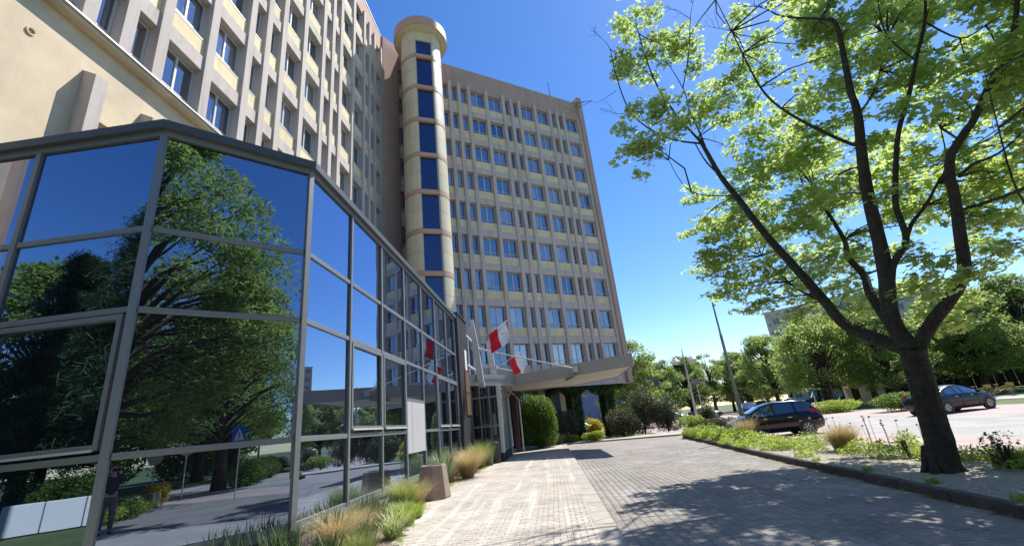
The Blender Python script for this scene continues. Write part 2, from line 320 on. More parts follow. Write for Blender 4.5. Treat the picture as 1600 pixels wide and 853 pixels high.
LIMBS=[[[6.89,9.33,-0.08,0.47],[6.95,9.27,0.43,0.39],[6.99,9.22,1.21,0.38],[7.03,9.18,1.92,0.37],[7.04,9.15,2.22,0.36]],[[7.03,9.17,2.16,0.21],[6.89,9.58,2.47,0.196],[6.61,10.07,2.93,0.181],[6.56,10.41,3.57,0.167],[6.38,10.81,4.62,0.152],[6.2,11.2,5.6,0.138],[5.94,11.62,7.09,0.123],[5.84,11.95,7.97,0.109],[5.74,12.27,9.32,0.094],[5.78,12.53,9.74,0.08]],[[5.85,12.5,9.47,0.06],[5.19,12.41,10.83,0.049],[4.76,12.21,12.1,0.037],[4.55,11.91,13.7,0.026],[4.42,11.58,14.02,0.015]],[[5.85,12.5,9.47,0.055],[4.86,12.66,9.99,0.046],[3.97,12.71,11.11,0.036],[3.68,12.55,12.62,0.027],[3.61,12.32,13.63,0.017],[3.36,12.14,13.99,0.008]],[[3.62,12.69,12.15,0.015],[2.95,12.76,11.84,0.01],[2.73,12.71,11.89,0.005]],[[5.85,12.28,8.72,0.05],[5.67,12.09,9.68,0.041],[5.47,11.9,10.44,0.033],[5.38,11.67,10.95,0.024],[5.04,11.55,12.08,0.015]],[[5.43,11.81,11.15,0.028],[5.68,11.39,11.99,0.021],[5.87,11.0,13.05,0.015],[5.91,10.68,13.33,0.008]],[[5.88,12.04,8.02,0.05],[5.72,12.26,8.62,0.04],[5.65,12.45,9.29,0.03],[5.67,12.58,9.63,0.02]],[[6.19,12.11,7.32,0.03],[5.13,12.52,7.84,0.022],[4.74,12.61,9.11,0.014],[4.74,12.53,9.67,0.006]],[[6.72,10.66,3.62,0.08],[6.82,11.38,3.98,0.06],[6.88,12.12,4.54,0.04],[6.81,12.91,5.63,0.02]],[[6.91,9.25,2.67,0.15],[7.03,9.64,3.46,0.133],[7.26,9.93,3.96,0.116],[7.36,10.33,4.53,0.099],[7.62,10.61,5.07,0.081],[7.74,10.99,6.03,0.064],[7.88,11.36,6.95,0.047],[7.9,11.8,7.97,0.03]],[[7.04,9.15,2.22,0.25],[6.93,9.21,2.81,0.232],[7.04,9.09,3.61,0.214],[7.11,9.0,4.35,0.196],[7.19,8.9,5.4,0.178],[7.26,8.81,6.03,0.16],[7.36,8.69,6.76,0.142],[7.43,8.6,7.26,0.123],[7.44,8.55,7.82,0.105],[7.55,8.41,8.96,0.087],[7.57,8.36,9.57,0.069],[7.41,8.47,9.82,0.051],[6.88,8.87,10.49,0.033],[6.68,8.99,11.0,0.015]],[[7.38,8.82,6.61,0.07],[7.44,9.11,6.81,0.063],[7.21,9.62,7.67,0.056],[6.96,10.13,8.72,0.048],[6.88,10.5,9.74,0.041],[6.91,10.79,11.24,0.034],[6.99,11.05,12.38,0.026],[7.02,11.34,14.05,0.019],[7.13,11.58,14.67,0.012]],[[7.51,8.71,7.27,0.04],[7.87,8.61,7.64,0.03],[8.2,8.53,8.21,0.02],[8.55,8.42,8.96,0.01]],[[7.08,9.06,3.56,0.12],[7.16,8.91,3.89,0.111],[7.36,8.66,4.27,0.102],[7.35,8.57,4.92,0.093],[7.42,8.41,5.46,0.084],[7.61,8.15,6.32,0.075],[7.83,7.84,6.96,0.066],[8.0,7.56,7.57,0.057],[8.18,7.26,8.19,0.048],[8.28,7.05,8.85,0.039],[8.3,6.9,9.35,0.03]],[[7.45,8.76,4.3,0.07],[7.63,8.73,4.59,0.059],[7.93,8.6,4.91,0.048],[8.21,8.47,5.29,0.037],[8.46,8.37,5.66,0.026],[8.63,8.33,6.45,0.015]],[[7.11,9.1,2.2,0.19],[7.3,8.82,2.62,0.178],[7.52,8.49,2.98,0.167],[7.68,8.2,3.37,0.155],[7.72,8.02,3.95,0.144],[7.77,7.83,4.73,0.132],[7.75,7.71,5.11,0.121],[7.77,7.53,5.43,0.109],[7.89,7.25,5.69,0.098],[7.92,7.07,5.8,0.086],[8.13,6.66,6.36,0.075],[8.28,6.3,6.79,0.063],[8.34,6.05,7.27,0.052],[8.34,5.87,7.61,0.04]],[[8.08,7.9,5.12,0.05],[8.05,7.55,5.17,0.04],[8.07,7.13,5.11,0.03],[8.1,6.68,5.22,0.02]],[[7.94,8.04,4.49,0.05],[8.13,7.51,4.45,0.04],[8.25,7.02,4.4,0.03],[8.39,6.48,4.28,0.02]],[[8.15,7.23,8.17,0.03],[8.42,7.08,7.54,0.023],[8.71,6.88,7.57,0.017],[9.04,6.61,7.65,0.01]],[[7.92,7.49,7.51,0.03],[7.67,7.51,8.15,0.023],[7.58,7.36,8.69,0.017],[7.55,7.16,9.14,0.01]],[[7.55,6.56,3.49,0.03],[7.38,6.54,4.14,0.023],[7.38,6.35,5.16,0.017],[7.37,6.15,5.97,0.01]]]
CLUMPS=[[5.13,13.76,16.21,0.76,0.46],[5.85,13.95,16.59,0.52,0.31],[4.07,13.01,13.51,0.56,0.51],[5.78,13.25,14.38,0.81,0.52],[4.71,12.7,12.99,0.86,0.5],[6.63,13.36,14.34,0.67,0.53],[6.41,12.61,12.67,0.31,0.27],[3.73,11.37,10.31,0.35,0.27],[3.19,10.88,9.3,0.24,0.18],[3.29,10.21,8.27,0.58,0.47],[2.9,10.27,8.02,0.34,0.27],[2.88,9.79,7.23,0.13,0.16],[4.43,11.02,9.9,0.64,0.41],[4.66,10.85,9.09,0.51,0.4],[5.58,11.15,10.13,0.53,0.42],[6.7,12.45,10.67,0.71,0.5],[7.47,12.85,11.62,0.61,0.44],[7.66,11.58,13.41,0.31,0.25],[8.1,12.66,13.72,0.25,0.2],[8.42,11.86,12.68,0.31,0.42],[7.55,12.75,13.0,0.54,0.29],[8.11,12.46,12.13,0.73,0.47],[8.22,11.85,11.41,0.33,0.28],[7.77,13.01,10.58,0.73,0.47],[7.25,13.66,9.95,0.29,0.22],[7.49,12.4,9.45,0.36,0.28],[8.05,10.03,11.53,0.39,0.25],[8.05,9.59,10.71,0.41,0.3],[7.57,10.36,9.63,0.19,0.17],[8.85,13.28,10.24,0.74,0.48],[7.86,11.62,8.51,0.78,0.45],[7.43,10.03,8.0,0.39,0.23],[7.01,12.71,8.49,0.77,0.48],[8.89,14.05,9.13,0.93,0.62],[7.57,10.72,7.5,0.64,0.41],[5.71,13.54,8.17,0.51,0.38],[5.57,14.35,7.25,0.35,0.18],[6.2,14.1,7.48,0.56,0.43],[5.76,12.76,6.1,0.69,0.42],[5.61,14.03,5.79,0.62,0.29],[5.81,13.89,5.0,0.53,0.26],[7.62,14.75,6.41,0.88,0.53],[6.17,12.71,5.03,0.63,0.37],[6.45,13.12,4.23,0.56,0.3],[5.88,13.0,4.06,0.19,0.11],[6.37,11.67,3.61,0.4,0.17],[7.24,12.26,6.44,0.82,0.52],[8.19,13.97,5.84,0.82,0.49],[7.33,12.03,4.52,0.49,0.31],[6.58,9.98,4.53,0.41,0.29],[8.51,12.37,5.94,0.63,0.41],[7.45,11.05,6.55,0.75,0.48],[6.86,12.73,7.55,0.79,0.51],[7.17,11.76,7.69,0.74,0.48],[8.63,11.51,5.54,0.31,0.27],[8.19,12.29,4.14,0.42,0.28],[8.24,12.04,3.46,0.5,0.3],[7.39,8.86,4.1,0.23,0.2],[10.4,11.41,5.52,0.47,0.22],[7.64,8.83,3.94,0.3,0.2],[7.8,8.76,3.69,0.17,0.12],[8.25,9.89,3.71,0.22,0.2],[9.54,11.18,3.1,0.52,0.4],[8.34,9.43,2.68,0.15,0.13],[12.62,12.16,6.37,0.69,0.4],[11.41,11.27,4.82,0.61,0.29],[8.85,8.34,4.32,0.46,0.24],[10.12,9.15,4.65,0.37,0.24],[9.9,10.09,4.24,0.26,0.17],[11.43,10.51,6.25,0.6,0.35],[11.78,10.35,5.88,0.46,0.31],[10.67,11.44,6.95,0.49,0.35],[6.7,13.9,7.4,0.64,0.38],[7.4,13.77,5.01,0.6,0.32],[6.99,11.01,5.77,0.5,0.33],[5.71,13.32,5.94,0.68,0.4],[6.17,13.74,4.85,0.6,0.32],[6.27,11.92,4.94,0.59,0.38],[7.18,12.66,4.21,0.61,0.33],[8.06,13.31,4.18,0.49,0.3],[8.89,13.29,5.07,0.58,0.38],[8.8,15.35,6.91,0.83,0.55],[6.36,12.55,6.58,0.65,0.42],[5.89,13.55,6.77,0.54,0.33],[9.83,14.07,7.15,0.72,0.51],[7.18,9.45,5.8,0.43,0.32],[8.0,11.06,4.41,0.35,0.29],[6.42,7.68,3.03,0.32,0.22],[8.59,9.6,3.53,0.35,0.24],[8.4,9.96,2.66,0.41,0.27],[8.28,9.4,5.13,0.36,0.28],[9.65,11.3,7.47,0.49,0.35],[8.71,15.26,8.3,0.8,0.52],[7.13,10.61,7.42,0.57,0.37],[7.61,10.91,3.99,0.47,0.28],[10.11,14.83,6.03,0.65,0.43],[8.97,11.66,4.94,0.41,0.34],[7.01,7.41,3.15,0.29,0.17],[9.35,10.43,3.23,0.43,0.26],[9.92,12.31,4.03,0.42,0.28],[7.6,9.16,2.85,0.33,0.23],[6.81,10.77,4.13,0.46,0.28],[7.0,9.91,3.25,0.36,0.19],[9.58,9.44,3.77,0.45,0.21],[8.05,7.5,3.61,0.32,0.19],[7.42,8.51,5.24,0.36,0.26],[8.39,15.81,7.56,0.81,0.48],[5.61,12.91,5.38,0.57,0.31],[9.76,10.54,13.92,0.65,0.39],[9.07,8.94,12.28,0.56,0.32],[9.42,8.78,11.93,0.41,0.3],[8.86,7.92,10.88,0.37,0.31],[7.84,6.62,9.2,0.29,0.23],[9.66,7.94,10.74,0.36,0.23],[10.68,8.26,10.52,0.5,0.27],[9.03,6.68,8.99,0.36,0.26],[9.47,6.69,8.87,0.29,0.18],[9.57,6.67,8.82,0.26,0.23],[8.24,5.49,7.45,0.27,0.16],[9.62,10.32,13.31,0.61,0.27],[9.78,10.01,12.65,0.4,0.26],[8.05,7.44,9.39,0.35,0.22],[9.71,8.1,9.94,0.32,0.31],[8.07,6.53,8.45,0.38,0.19],[8.4,6.34,8.05,0.29,0.17],[9.61,7.1,8.95,0.43,0.19],[9.11,6.57,8.03,0.31,0.18],[8.86,6.04,7.46,0.28,0.15],[9.7,6.24,7.82,0.35,0.16],[9.75,11.06,12.83,0.62,0.29],[8.21,8.72,10.75,0.4,0.28],[9.11,9.0,10.55,0.44,0.29],[9.89,9.29,10.93,0.44,0.25],[9.29,8.48,9.81,0.44,0.27],[10.47,8.95,10.59,0.5,0.33],[8.26,6.42,7.67,0.35,0.19],[8.73,6.48,7.79,0.35,0.22],[9.64,7.05,8.04,0.35,0.17],[9.95,6.87,8.03,0.32,0.24],[9.38,6.29,7.23,0.32,0.21],[9.05,10.34,11.73,0.6,0.36],[8.56,9.21,10.21,0.46,0.25],[9.65,9.84,10.71,0.52,0.34],[9.05,8.65,9.86,0.44,0.29],[9.1,8.42,9.37,0.43,0.29],[9.18,8.13,9.23,0.42,0.22],[8.89,6.38,7.13,0.32,0.2],[8.0,9.56,10.42,0.39,0.35],[8.61,9.6,10.46,0.39,0.31],[9.34,9.92,10.37,0.54,0.3],[7.8,7.66,8.23,0.31,0.25],[9.16,8.67,8.9,0.43,0.25],[10.49,8.58,8.57,0.39,0.23],[8.51,6.76,7.01,0.38,0.24],[8.65,6.45,6.9,0.3,0.19],[8.62,6.32,6.53,0.26,0.19],[8.2,5.79,6.16,0.24,0.19],[9.4,11.21,11.33,0.49,0.42],[9.37,10.53,10.5,0.43,0.39],[8.59,9.35,9.28,0.47,0.3],[8.23,8.22,8.43,0.36,0.25],[9.0,8.69,8.68,0.4,0.25],[9.05,7.96,7.86,0.43,0.24],[8.79,7.49,7.32,0.36,0.24],[9.91,7.88,7.61,0.34,0.22],[8.79,6.63,6.67,0.35,0.16],[9.69,7.1,6.8,0.29,0.23],[10.3,7.2,6.97,0.33,0.21],[8.86,9.95,9.07,0.5,0.24],[8.1,8.41,7.74,0.42,0.2],[8.81,8.51,8.02,0.47,0.28],[8.74,8.26,7.77,0.32,0.26],[9.94,8.83,8.14,0.33,0.22],[8.72,7.12,6.54,0.27,0.2],[9.11,7.18,6.58,0.38,0.2],[9.64,6.97,6.31,0.32,0.21],[8.25,10.76,9.4,0.55,0.32],[7.55,9.19,8.32,0.47,0.24],[9.48,9.45,8.2,0.43,0.26],[9.01,8.44,7.48,0.31,0.21],[7.68,6.9,6.13,0.26,0.24],[8.25,6.82,6.07,0.28,0.21],[9.99,7.61,6.34,0.33,0.25],[8.98,6.64,5.71,0.32,0.18],[7.55,10.08,8.58,0.37,0.35],[8.16,9.63,7.9,0.46,0.27],[7.6,7.91,6.65,0.41,0.19],[8.59,8.0,6.61,0.29,0.27],[11.82,10.61,7.82,0.5,0.3],[9.69,8.06,6.51,0.32,0.25],[9.34,7.51,6.1,0.26,0.19],[9.48,7.51,5.99,0.31,0.19],[8.35,6.28,5.23,0.3,0.15],[7.76,10.65,8.06,0.51,0.3],[8.15,9.11,6.74,0.38,0.21],[11.14,12.0,8.36,0.63,0.27],[9.17,9.16,7.0,0.33,0.23],[9.24,7.62,5.8,0.27,0.22],[9.75,7.7,5.6,0.29,0.17],[8.53,6.54,4.99,0.26,0.19],[10.43,14.32,9.33,0.62,0.47],[10.31,13.36,9.19,0.49,0.43],[11.02,11.87,7.8,0.42,0.36],[8.32,8.58,6.16,0.35,0.2],[8.0,7.75,5.6,0.34,0.25],[10.81,9.97,6.47,0.42,0.31],[9.1,8.06,5.41,0.37,0.2],[8.37,6.87,4.98,0.31,0.17],[8.96,7.14,4.89,0.24,0.15],[9.08,13.07,8.32,0.68,0.39],[8.74,11.66,7.46,0.47,0.26],[10.05,12.41,7.51,0.44,0.35],[8.64,10.2,6.45,0.52,0.32],[7.94,8.82,5.86,0.37,0.24],[8.86,9.26,5.82,0.4,0.31],[9.2,9.0,5.86,0.37,0.2],[8.78,8.07,5.36,0.34,0.26],[9.29,8.36,5.4,0.31,0.23],[9.22,8.03,5.02,0.31,0.19],[11.09,9.11,5.35,0.4,0.23],[9.07,7.35,4.61,0.24,0.17],[9.09,13.51,7.67,0.51,0.42],[7.15,9.75,5.9,0.44,0.3],[8.28,10.4,6.38,0.46,0.25],[9.23,10.39,6.07,0.48,0.27],[9.55,9.98,5.61,0.45,0.29],[8.6,8.7,5.06,0.38,0.25],[9.21,8.56,5.05,0.4,0.25],[10.11,9.01,4.96,0.4,0.19],[11.99,10.08,5.35,0.48,0.29],[10.69,8.63,4.73,0.31,0.23],[7.69,11.07,6.18,0.48,0.29],[8.95,10.65,5.61,0.37,0.31],[8.61,9.84,5.22,0.48,0.23],[9.5,10.32,5.51,0.5,0.24],[8.08,8.3,4.52,0.28,0.23],[8.39,8.18,4.37,0.32,0.21],[9.33,8.78,4.53,0.32,0.24],[8.07,7.04,3.95,0.25,0.16],[11.52,9.54,4.67,0.42,0.2],[7.08,5.57,7.73,0.7,0.45],[10.78,5.61,7.63,0.7,0.45],[6.31,6.85,9.41,0.7,0.45],[6.17,5.74,12.41,0.7,0.45],[7.78,4.22,5.57,0.7,0.45],[8.57,4.25,12.99,0.7,0.45],[10.37,10.57,13.41,0.7,0.45],[8.38,6.26,8.88,0.7,0.45],[7.3,4.19,12.1,0.7,0.45],[8.35,6.11,6.44,0.7,0.45],[7.04,4.68,12.75,0.7,0.45],[8.57,6.02,6.27,0.7,0.45],[12.31,9.86,6.94,0.7,0.45],[6.25,4.84,9.14,0.7,0.45],[10.56,6.2,10.87,0.7,0.45],[9.46,6.44,9.76,0.7,0.45],[12.43,8.33,5.38,0.7,0.45],[6.12,6.0,10.24,0.7,0.45],[4.5,6.45,12.87,0.7,0.45],[6.42,4.87,10.99,0.7,0.45],[7.94,5.37,12.99,0.7,0.45],[3.29,8.35,12.31,0.7,0.45],[6.05,4.38,11.82,0.7,0.45],[11.8,6.75,11.43,0.7,0.45],[5.56,5.51,12.35,0.7,0.45],[6.4,4.21,9.2,0.7,0.45]]
rng = np.random.default_rng(7); random.seed(7)
CAM = Vector((0, 0, 1.6))
def proj(P):
    d = Vector(P)-CAM; z = d.dot(FF)
    if z <= 0: return (-9999, -9999)
    return (800+688.1*d.dot(RR)/z, 426.5-688.1*d.dot(UU)/z)
def inview(P, m=10):
    x, y = proj(P); return -m < x < 1600+m and -m < y < 853+m
def lerp_tab(tab, y):
    for (y0, x0), (y1, x1) in zip(tab, tab[1:]):
        if y <= y1: return x0+(x1-x0)*(y-y0)/(y1-y0)
    return tab[-1][1]
KERB = [(3.2, 5.25), (6.5, 5.50), (8.9, 5.75), (14.8, 6.25), (22, 6.98), (29.5, 7.75)]   # (y, x) island kerb foot
BED = [(3, -2.3), (8, -2.8), (11, -3.35), (13, -3.72), (16, -3.6), (23.3, -3.25)]
# ---------------------------------------------------------------- ground
def sheet(name, pts, z, m, th=None):
    b = MB()
    if th: b.prism(pts, z-th, z)
    else: b.add([(x, y, z) for x, y in pts], [tuple(range(len(pts)))])
    return b.build(name, m, kind='structure')
sheet('ground', [(-600, -600), (600, -600), (600, 700), (-600, 700)], -.13, M['grass'])
sheet('parking_lot', [(12.3, -14), (26, -14), (26, 90), (12.3, 90)], -.094, M['greylane'])
sheet('parking_bays', [(8.2, -12), (12.4, -12), (12.4, 52), (8.2, 52)], -.09, M['pinkpark'])
sheet('parking_bays_far', [(19.8, -12), (25.5, -12), (25.5, 52), (19.8, 52)], -.09, M['pinkpark'])
sheet('parking_square', [(2, 52.5), (45, 52.5), (45, 90), (2, 90)], -.088, M['pinkpark'])
sheet('street', [(-60, -14.2), (60, -31), (60, -38), (-60, -21)], -.085, M['asphalt'])
sheet('path', [(27.5, -20), (30.5, -20), (38, 64), (60, 110), (56, 112), (34, 66)], -.1, M['pathm'])
sheet('path_far', [(36, 30), (60, 24), (60, 27.5), (38, 34)], -.096, M['pathm'])
sheet('road', [(.6, -13), (13.5, -13), (13.5, 3.0), (6, 3.0), (6, 6.4), (6.5, 14.8), (7.2, 22), (7.9, 29.6), (12.6, 30), (12.6, 32), (9, 31.75), (1.2, 35.9), (.6, 34)], -.092, M['road_far'])
# sidewalk slab beyond the modelled pavers
sheet('sidewalk_far', [(-4.3, 24.0), (.5, 24.0), (.5, 34), (1.1, 36.0), (9, 31.9), (14, 31.9), (14, 33.5), (8.5, 36.2), (0, 38.8), (-4.3, 41)], 0, M['side_far'], .1)
sheet('sidewalk_near', [(-6, -13), (.5, -13), (.5, 5.4), (-6, 5.4)], 0, M['side_far'], .1)
swbase = sheet('sidewalk', [(-4.3, 5.4), (.49, 5.4), (.49, 24.0), (-4.3, 24.0)], -.016, M['sand'])
rdbase = sheet('road_bed', [(.5, 5.4), (5.9, 5.4), (6.1, 8.9), (6.6, 14.8), (7.1, 22), (7.2, 24.5), (.5, 24.5)], -.089, M['sand'])
def paver_template():
    a, e, c, d, L = .0795, .064, .052, .036, .0970
    o = [(-L, -a), (-c, -a), (-d, -e), (d, -e), (c, -a), (L, -a), (L, a), (c, a), (d, e), (-d, e), (-c, a), (-L, a)]
    n = len(o); top = [(x*.945, y*.93, 0) for x, y in o]; v = top+[(x, y, -.006) for x, y in o]+[(x, y, -.02) for x, y in o]
    f3 = []
    # triangulate top: strip of quads left, middle, right
    quads = [(0, 1, 10, 11), (1, 2, 9, 10), (2, 3, 8, 9), (3, 4, 7, 8), (4, 5, 6, 7)]
    for i in range(n):
        j = (i+1) % n; quads += [(n+i, n+j, j, i), (2*n+i, 2*n+j, n+j, n+i)]
    return np.array(v), np.array(quads)
PV, PF = paver_template()
def lay(rot, x0f, x1f, y0, y1, z, m, parent, stuffname):
    pts = []
    if not rot:
        r = 0; y = y0
        while y < y1:
            x = -4.2+(.1 if r % 2 else 0)
            while x < 1:
                if x0f(y) < x < x1f(y): pts.append((x, y))
                x += .2
            y += .1485; r += 1
    else:
        r = 0; x = .3
        while x < 7.6:
            y = y0+(.1 if r % 2 else 0)
            while y < y1:
                if x0f(y) < x < x1f(y): pts.append((x, y))
                y += .2
            x += .1485; r += 1
    pts.sort(key=lambda p: (0 if inview((p[0], p[1], 0), -8) else 1000)+math.hypot(*p))
    me = bpy.data.meshes.new('paving_stone'); me.from_pydata([tuple(p) for p in PV], [], [tuple(f) for f in PF]); me.materials.append(m); me.update()
    def T(p):
        return Matrix.Translation((p[0], p[1], z+random.uniform(-.0022, .0018))) @ Matrix.Rotation((PI/2 if rot else 0)+random.uniform(-.012, .012), 4, 'Z') @ Matrix.Rotation(random.uniform(-.01, .01), 4, 'X') @ Matrix.Rotation(random.uniform(-.01, .01), 4, 'Y')
    for p in pts[:300]: inst('paving_stone', me, parent, T(p))
    V = []; F = []
    for i, p in enumerate(pts[300:]):
        Tm = np.array(T(p)); V.append(PV @ Tm[:3, :3].T+Tm[:3, 3]); F.append(PF+i*len(PV))
    np_obj(stuffname, np.concatenate(V), np.concatenate(F), m, parent, 'stuff')
lay(False, lambda y: lerp_tab(BED, y)+.02, lambda y: .52, 5.5, 24.0, 0, M['paver'], swbase, 'further_paving_stones')
lay(True, lambda y: .74, lambda y: lerp_tab(KERB, y)-.04, 5.5, 24.3, -.075, M['rpaver'], rdbase, 'further_paving_stones')
# kerb slabs between sidewalk and road
ks = MB().box((-.17, -.49, -.1), (.17, .49, 0)).mesh('kerb_slab', M['slab'])
y = -8.5
while y < 34:
    zz = .003
    o = inst('kerb_slab', ks, swbase, Matrix.Translation((.62+random.uniform(-.004, .004), y, zz+random.uniform(-.003, .003))) @ Matrix.Rotation(random.uniform(-.004, .004), 4, 'Z'))
    o.modifiers.new('bevel', 'BEVEL').width = .012
    y += 1.0
kf = MB().box((-.5, -.06, -.12), (.5, .06, 0)).mesh('kerb_slab', M['slab'])
for i in range(9):
    t = (i+.5)/9; inst('kerb_slab', kf, swbase, Matrix.Translation((1.15+t*7.9, 35.93-t*4.12, .004)) @ Matrix.Rotation(math.atan2(-4.12, 7.9), 4, 'Z'))
# planted island with kerb
isl = sheet('planting_island', [(KERB[0][1]+.1, 3.2)]+[(x+.1, yy) for yy, x in KERB[1:]]+[(8.7, 29.6), (9.3, 25), (9.2, 17), (8.75, 12), (8.3, 6), (7.9, 3.2)], .045, M['gravel'], .2)
kstone = MB().box((-.07, -.495, -.2), (.07, .495, 0)).mesh('kerb_stone', M['kerb'])
def kerbrun(pts, x_off, parent, z=.075):
    for (xa, ya), (xb, yb) in zip(pts, pts[1:]):
        Ln = math.hypot(xb-xa, yb-ya); k = max(1, round(Ln)); an = math.atan2(yb-ya, xb-xa)-PI/2
        for i in range(k):
            t = (i+.5)/k
            o = inst('kerb_stone', kstone, parent, Matrix.Translation((xa+(xb-xa)*t+x_off+random.uniform(-.006, .006), ya+(yb-ya)*t, z+random.uniform(-.012, .004))) @ Matrix.Rotation(an+random.uniform(-.008, .008), 4, 'Z') @ Matrix.Diagonal((1, Ln/k, 1, 1)))
            o.modifiers.new('bevel', 'BEVEL').width = .015
kerbrun([(x, yy) for yy, x in KERB], .07, isl)
kerbrun([(7.8, 29.6), (8.6, 29.6)], 0, isl)
kerbrun([(8.7, 29.6), (9.3, 25), (9.2, 17), (8.75, 12), (8.3, 6), (7.9, 3.2), (5.3, 3.2)], 0, isl, .06)
# planting bed beside the glass wall
sheet('planting_bed', [(-4.2, 7.35), (-6, 5.6), (-13, 5.6), (-13, 3), (-2.3, 3)]+[(x, yy) for yy, x in BED[1:]]+[(-4.2, 23.3)], -.004, M['soil'], .05)
# ================================================================= office wings
def facade_T(o, u):
    u = Vector(u).normalized(); n = Vector((u.y, -u.x, 0))          # outward normal to the right of u
    return Matrix(((u.x, n.x, 0, o[0]), (u.y, n.y, 0, o[1]), (0, 0, 1, o[2]), (0, 0, 0, 1)))   # local x along, local y OUT, z up
WIN = {}
def win_mesh(wd, h):
    k = (round(wd, 2), round(h, 2))
    if k in WIN: return WIN[k]
    f = MB(); t = .055
    for a, b in (((0, 0), (t, h)), ((wd-t, 0), (wd, h)), ((t, 0), (wd-t, t)), ((t, h-t), (wd-t, h)), ((t, .34), (wd-t, .34+t*.9))):
        f.box((a[0], 0, a[1]), (b[0], .06, b[1]))
    if wd > 1.1: f.box((wd/2-.04, -.003, t), (wd/2+.04, .067, h-t))
    fm = f.mesh('window', M['framew'])
    g = MB().add([(t, .025, t), (wd-t, .025, t), (wd-t, .025, h-t), (t, .025, h-t)], [(0, 1, 2, 3)]).mesh('pane', M['wglass'])
    bl = MB(); x = .08
    while x < wd-.1: bl.box((x, -.10, .36), (x+.085, -.085, h-.06)); x += .105
    bm = bl.mesh('blind', M['blind'])
    cm = MB().box((.06, -.12, .42), (wd*.48, -.1, h-.06)).mesh('blind', M['blind'])
    WIN[k] = (fm, g, bm, cm); return WIN[k]
def wing(root, T, lines, rows, z0, ztop, pw, hasspandrel0=True, depth=13.0):
    """lines: pilaster centre positions along the wall; rows: sill heights"""
    pil = MB().box((-pw/2, -.44, 0), (pw/2, 0, 1))
    xs0, xs1 = lines[0], lines[-1]
    pm = pil.mesh('pilaster', M['concrete'])
    WH = 1.79
    zpt = rows[-1]+WH+.45
    for x in lines:
        inst('pilaster', pm, root, T @ Matrix.Translation((x, 0, z0)) @ Matrix.Diagonal((1, 1, zpt-z0, 1)))
        MB().add([(-pw/2, -.44, 0), (pw/2, -.44, 0), (pw/2, -.44, .3), (-pw/2, -.44, .3), (-pw/2, 0, 0), (pw/2, 0, 0)], [(0, 4, 5, 1), (4, 3, 2, 5), (0, 3, 4), (1, 5, 2)])
    cache = {}
    for a, b in zip(lines, lines[1:]):
        xa, xb = a+pw/2, b-pw/2; wd = xb-xa; key = round(wd, 2)
        if key not in cache:
            cache[key] = (MB().box((0, -.44, 0), (wd, -.08, .60)).mesh('spandrel_beam', M['concrete']),
                          MB().box((0, -.44, 0), (wd, -.145, .72)).mesh('cream_panel', M['cream']),
                          MB().box((0, -.44, 0), (wd, -.13, .035)).mesh('window_sill', M['metalcap']),
                          MB().box((0, -.46, -.02), (.07, -.38, 1.83)).box((wd-.10, -.46, -.02), (wd, -.38, 1.83)).mesh('reveal', M['concrete']))
        bm, cmh, sm, rm = cache[key]
        for i, s in enumerate(rows):
            if i > 0 or hasspandrel0:
                inst('spandrel_beam', bm, root, T @ Matrix.Translation((xa, 0, s-1.35)))
                inst('cream_panel', cmh, root, T @ Matrix.Translation((xa, 0, s-.75)))
            inst('window_sill', sm, root, T @ Matrix.Translation((xa, 0, s-.03)))
            fm, g, bl, cu = win_mesh(wd-.02, WH-.03)
            wo = inst('window', fm, root, T @ Matrix.Translation((xa+.01, -.42, s+.005)))
            inst('pane', g, wo)
            r = random.random()
            if r < .45: inst('blind', bl, wo)
            elif r < .65: inst('blind', cu, wo)
    # parapet beam over the last row, core behind
    zt = rows[-1]+WH
    x0, x1 = lines[0]-pw/2, lines[-1]+pw/2
    MB().box((x0, -.9, zt), (x1, -.13, ztop-.08), T).build('parapet', M['pink'], root)
    MB().box((x0, -.95, ztop-.08), (x1, -.09, ztop), T).build('parapet_flashing', M['metalcap'], root)
    MB().box((x0, -depth, z0), (x1, -2.6, ztop-.3), T).build('building_core', M['darkroom'], root)
    MB().box((x0, -2.6, ztop-.9), (x1, -.9, ztop-.6), T).build('roof_slab', M['darkroom'], root)
    fl = MB()
    for s in rows: fl.box((x0+.05, -2.6, s-1.3), (x1-.05, -.45, s-.02), T)
    fl.box((x0, -2.6, z0), (x0+.15, -.5, ztop-1), T).box((x1-.15, -2.6, z0), (x1, -.5, ztop-1), T)
    fl.build('floor_slab', M['darkroom'], root)
# left wing : facade plane x=-10.8, outward +x  -> u must give n=(u.y,-u.x)=(1,0): u=(0,1)
LWt = thing('office_wing', 'sunlit cream and grey office wing rising directly behind the glass pavilion', 'office building', (-10.8, 4.1, 0))
Tl = Matrix.Translation((0, -4.1, 0)) @ facade_T((0, 0, 0), (0, 1, 0))   # parent is at (-10.8,4.1)
linesL = [4.28, 5.98, 7.85, 8.88, 9.95, 11.8, 13.72, 14.8, 15.93, 17.75, 19.72, 20.84, 21.92, 23.82, 25.67, 26.72, 27.78, 29.25]
rowsL = [12.90+3.143*k for k in range(7)]
wing(LWt, Tl, linesL, rowsL, 12.75, 35.6, .36, hasspandrel0=False)
b = MB().box((4.1, -13, 0), (29.4, -.30, 12.62), Tl); 
b = MB()
b.box((4.1, -.7, 0), (8.72, -.30, 12.62), Tl).box((8.72, -.7, 10.45), (29.4, -.30, 12.62), Tl).box((9.95, -.7, 0), (29.4, -.30, 10.45), Tl).box((8.72, -.7, 0), (9.95, -.30, 8.6), Tl)
b.build('wall', M['stucco'], LWt)
MB().box((4.1, -13, 0), (29.4, -.9, 12.7), Tl).build('building_core', M['darkroom'], LWt)
MB().box((4.1, -.7, 12.62), (29.4, -.02, 12.74), Tl).build('ledge', M['stucco'], LWt)
MB().box((4.1, -.3, 12.743), (29.4, .05, 12.79), Tl).build('ledge_flashing', M['metalcap'], LWt)
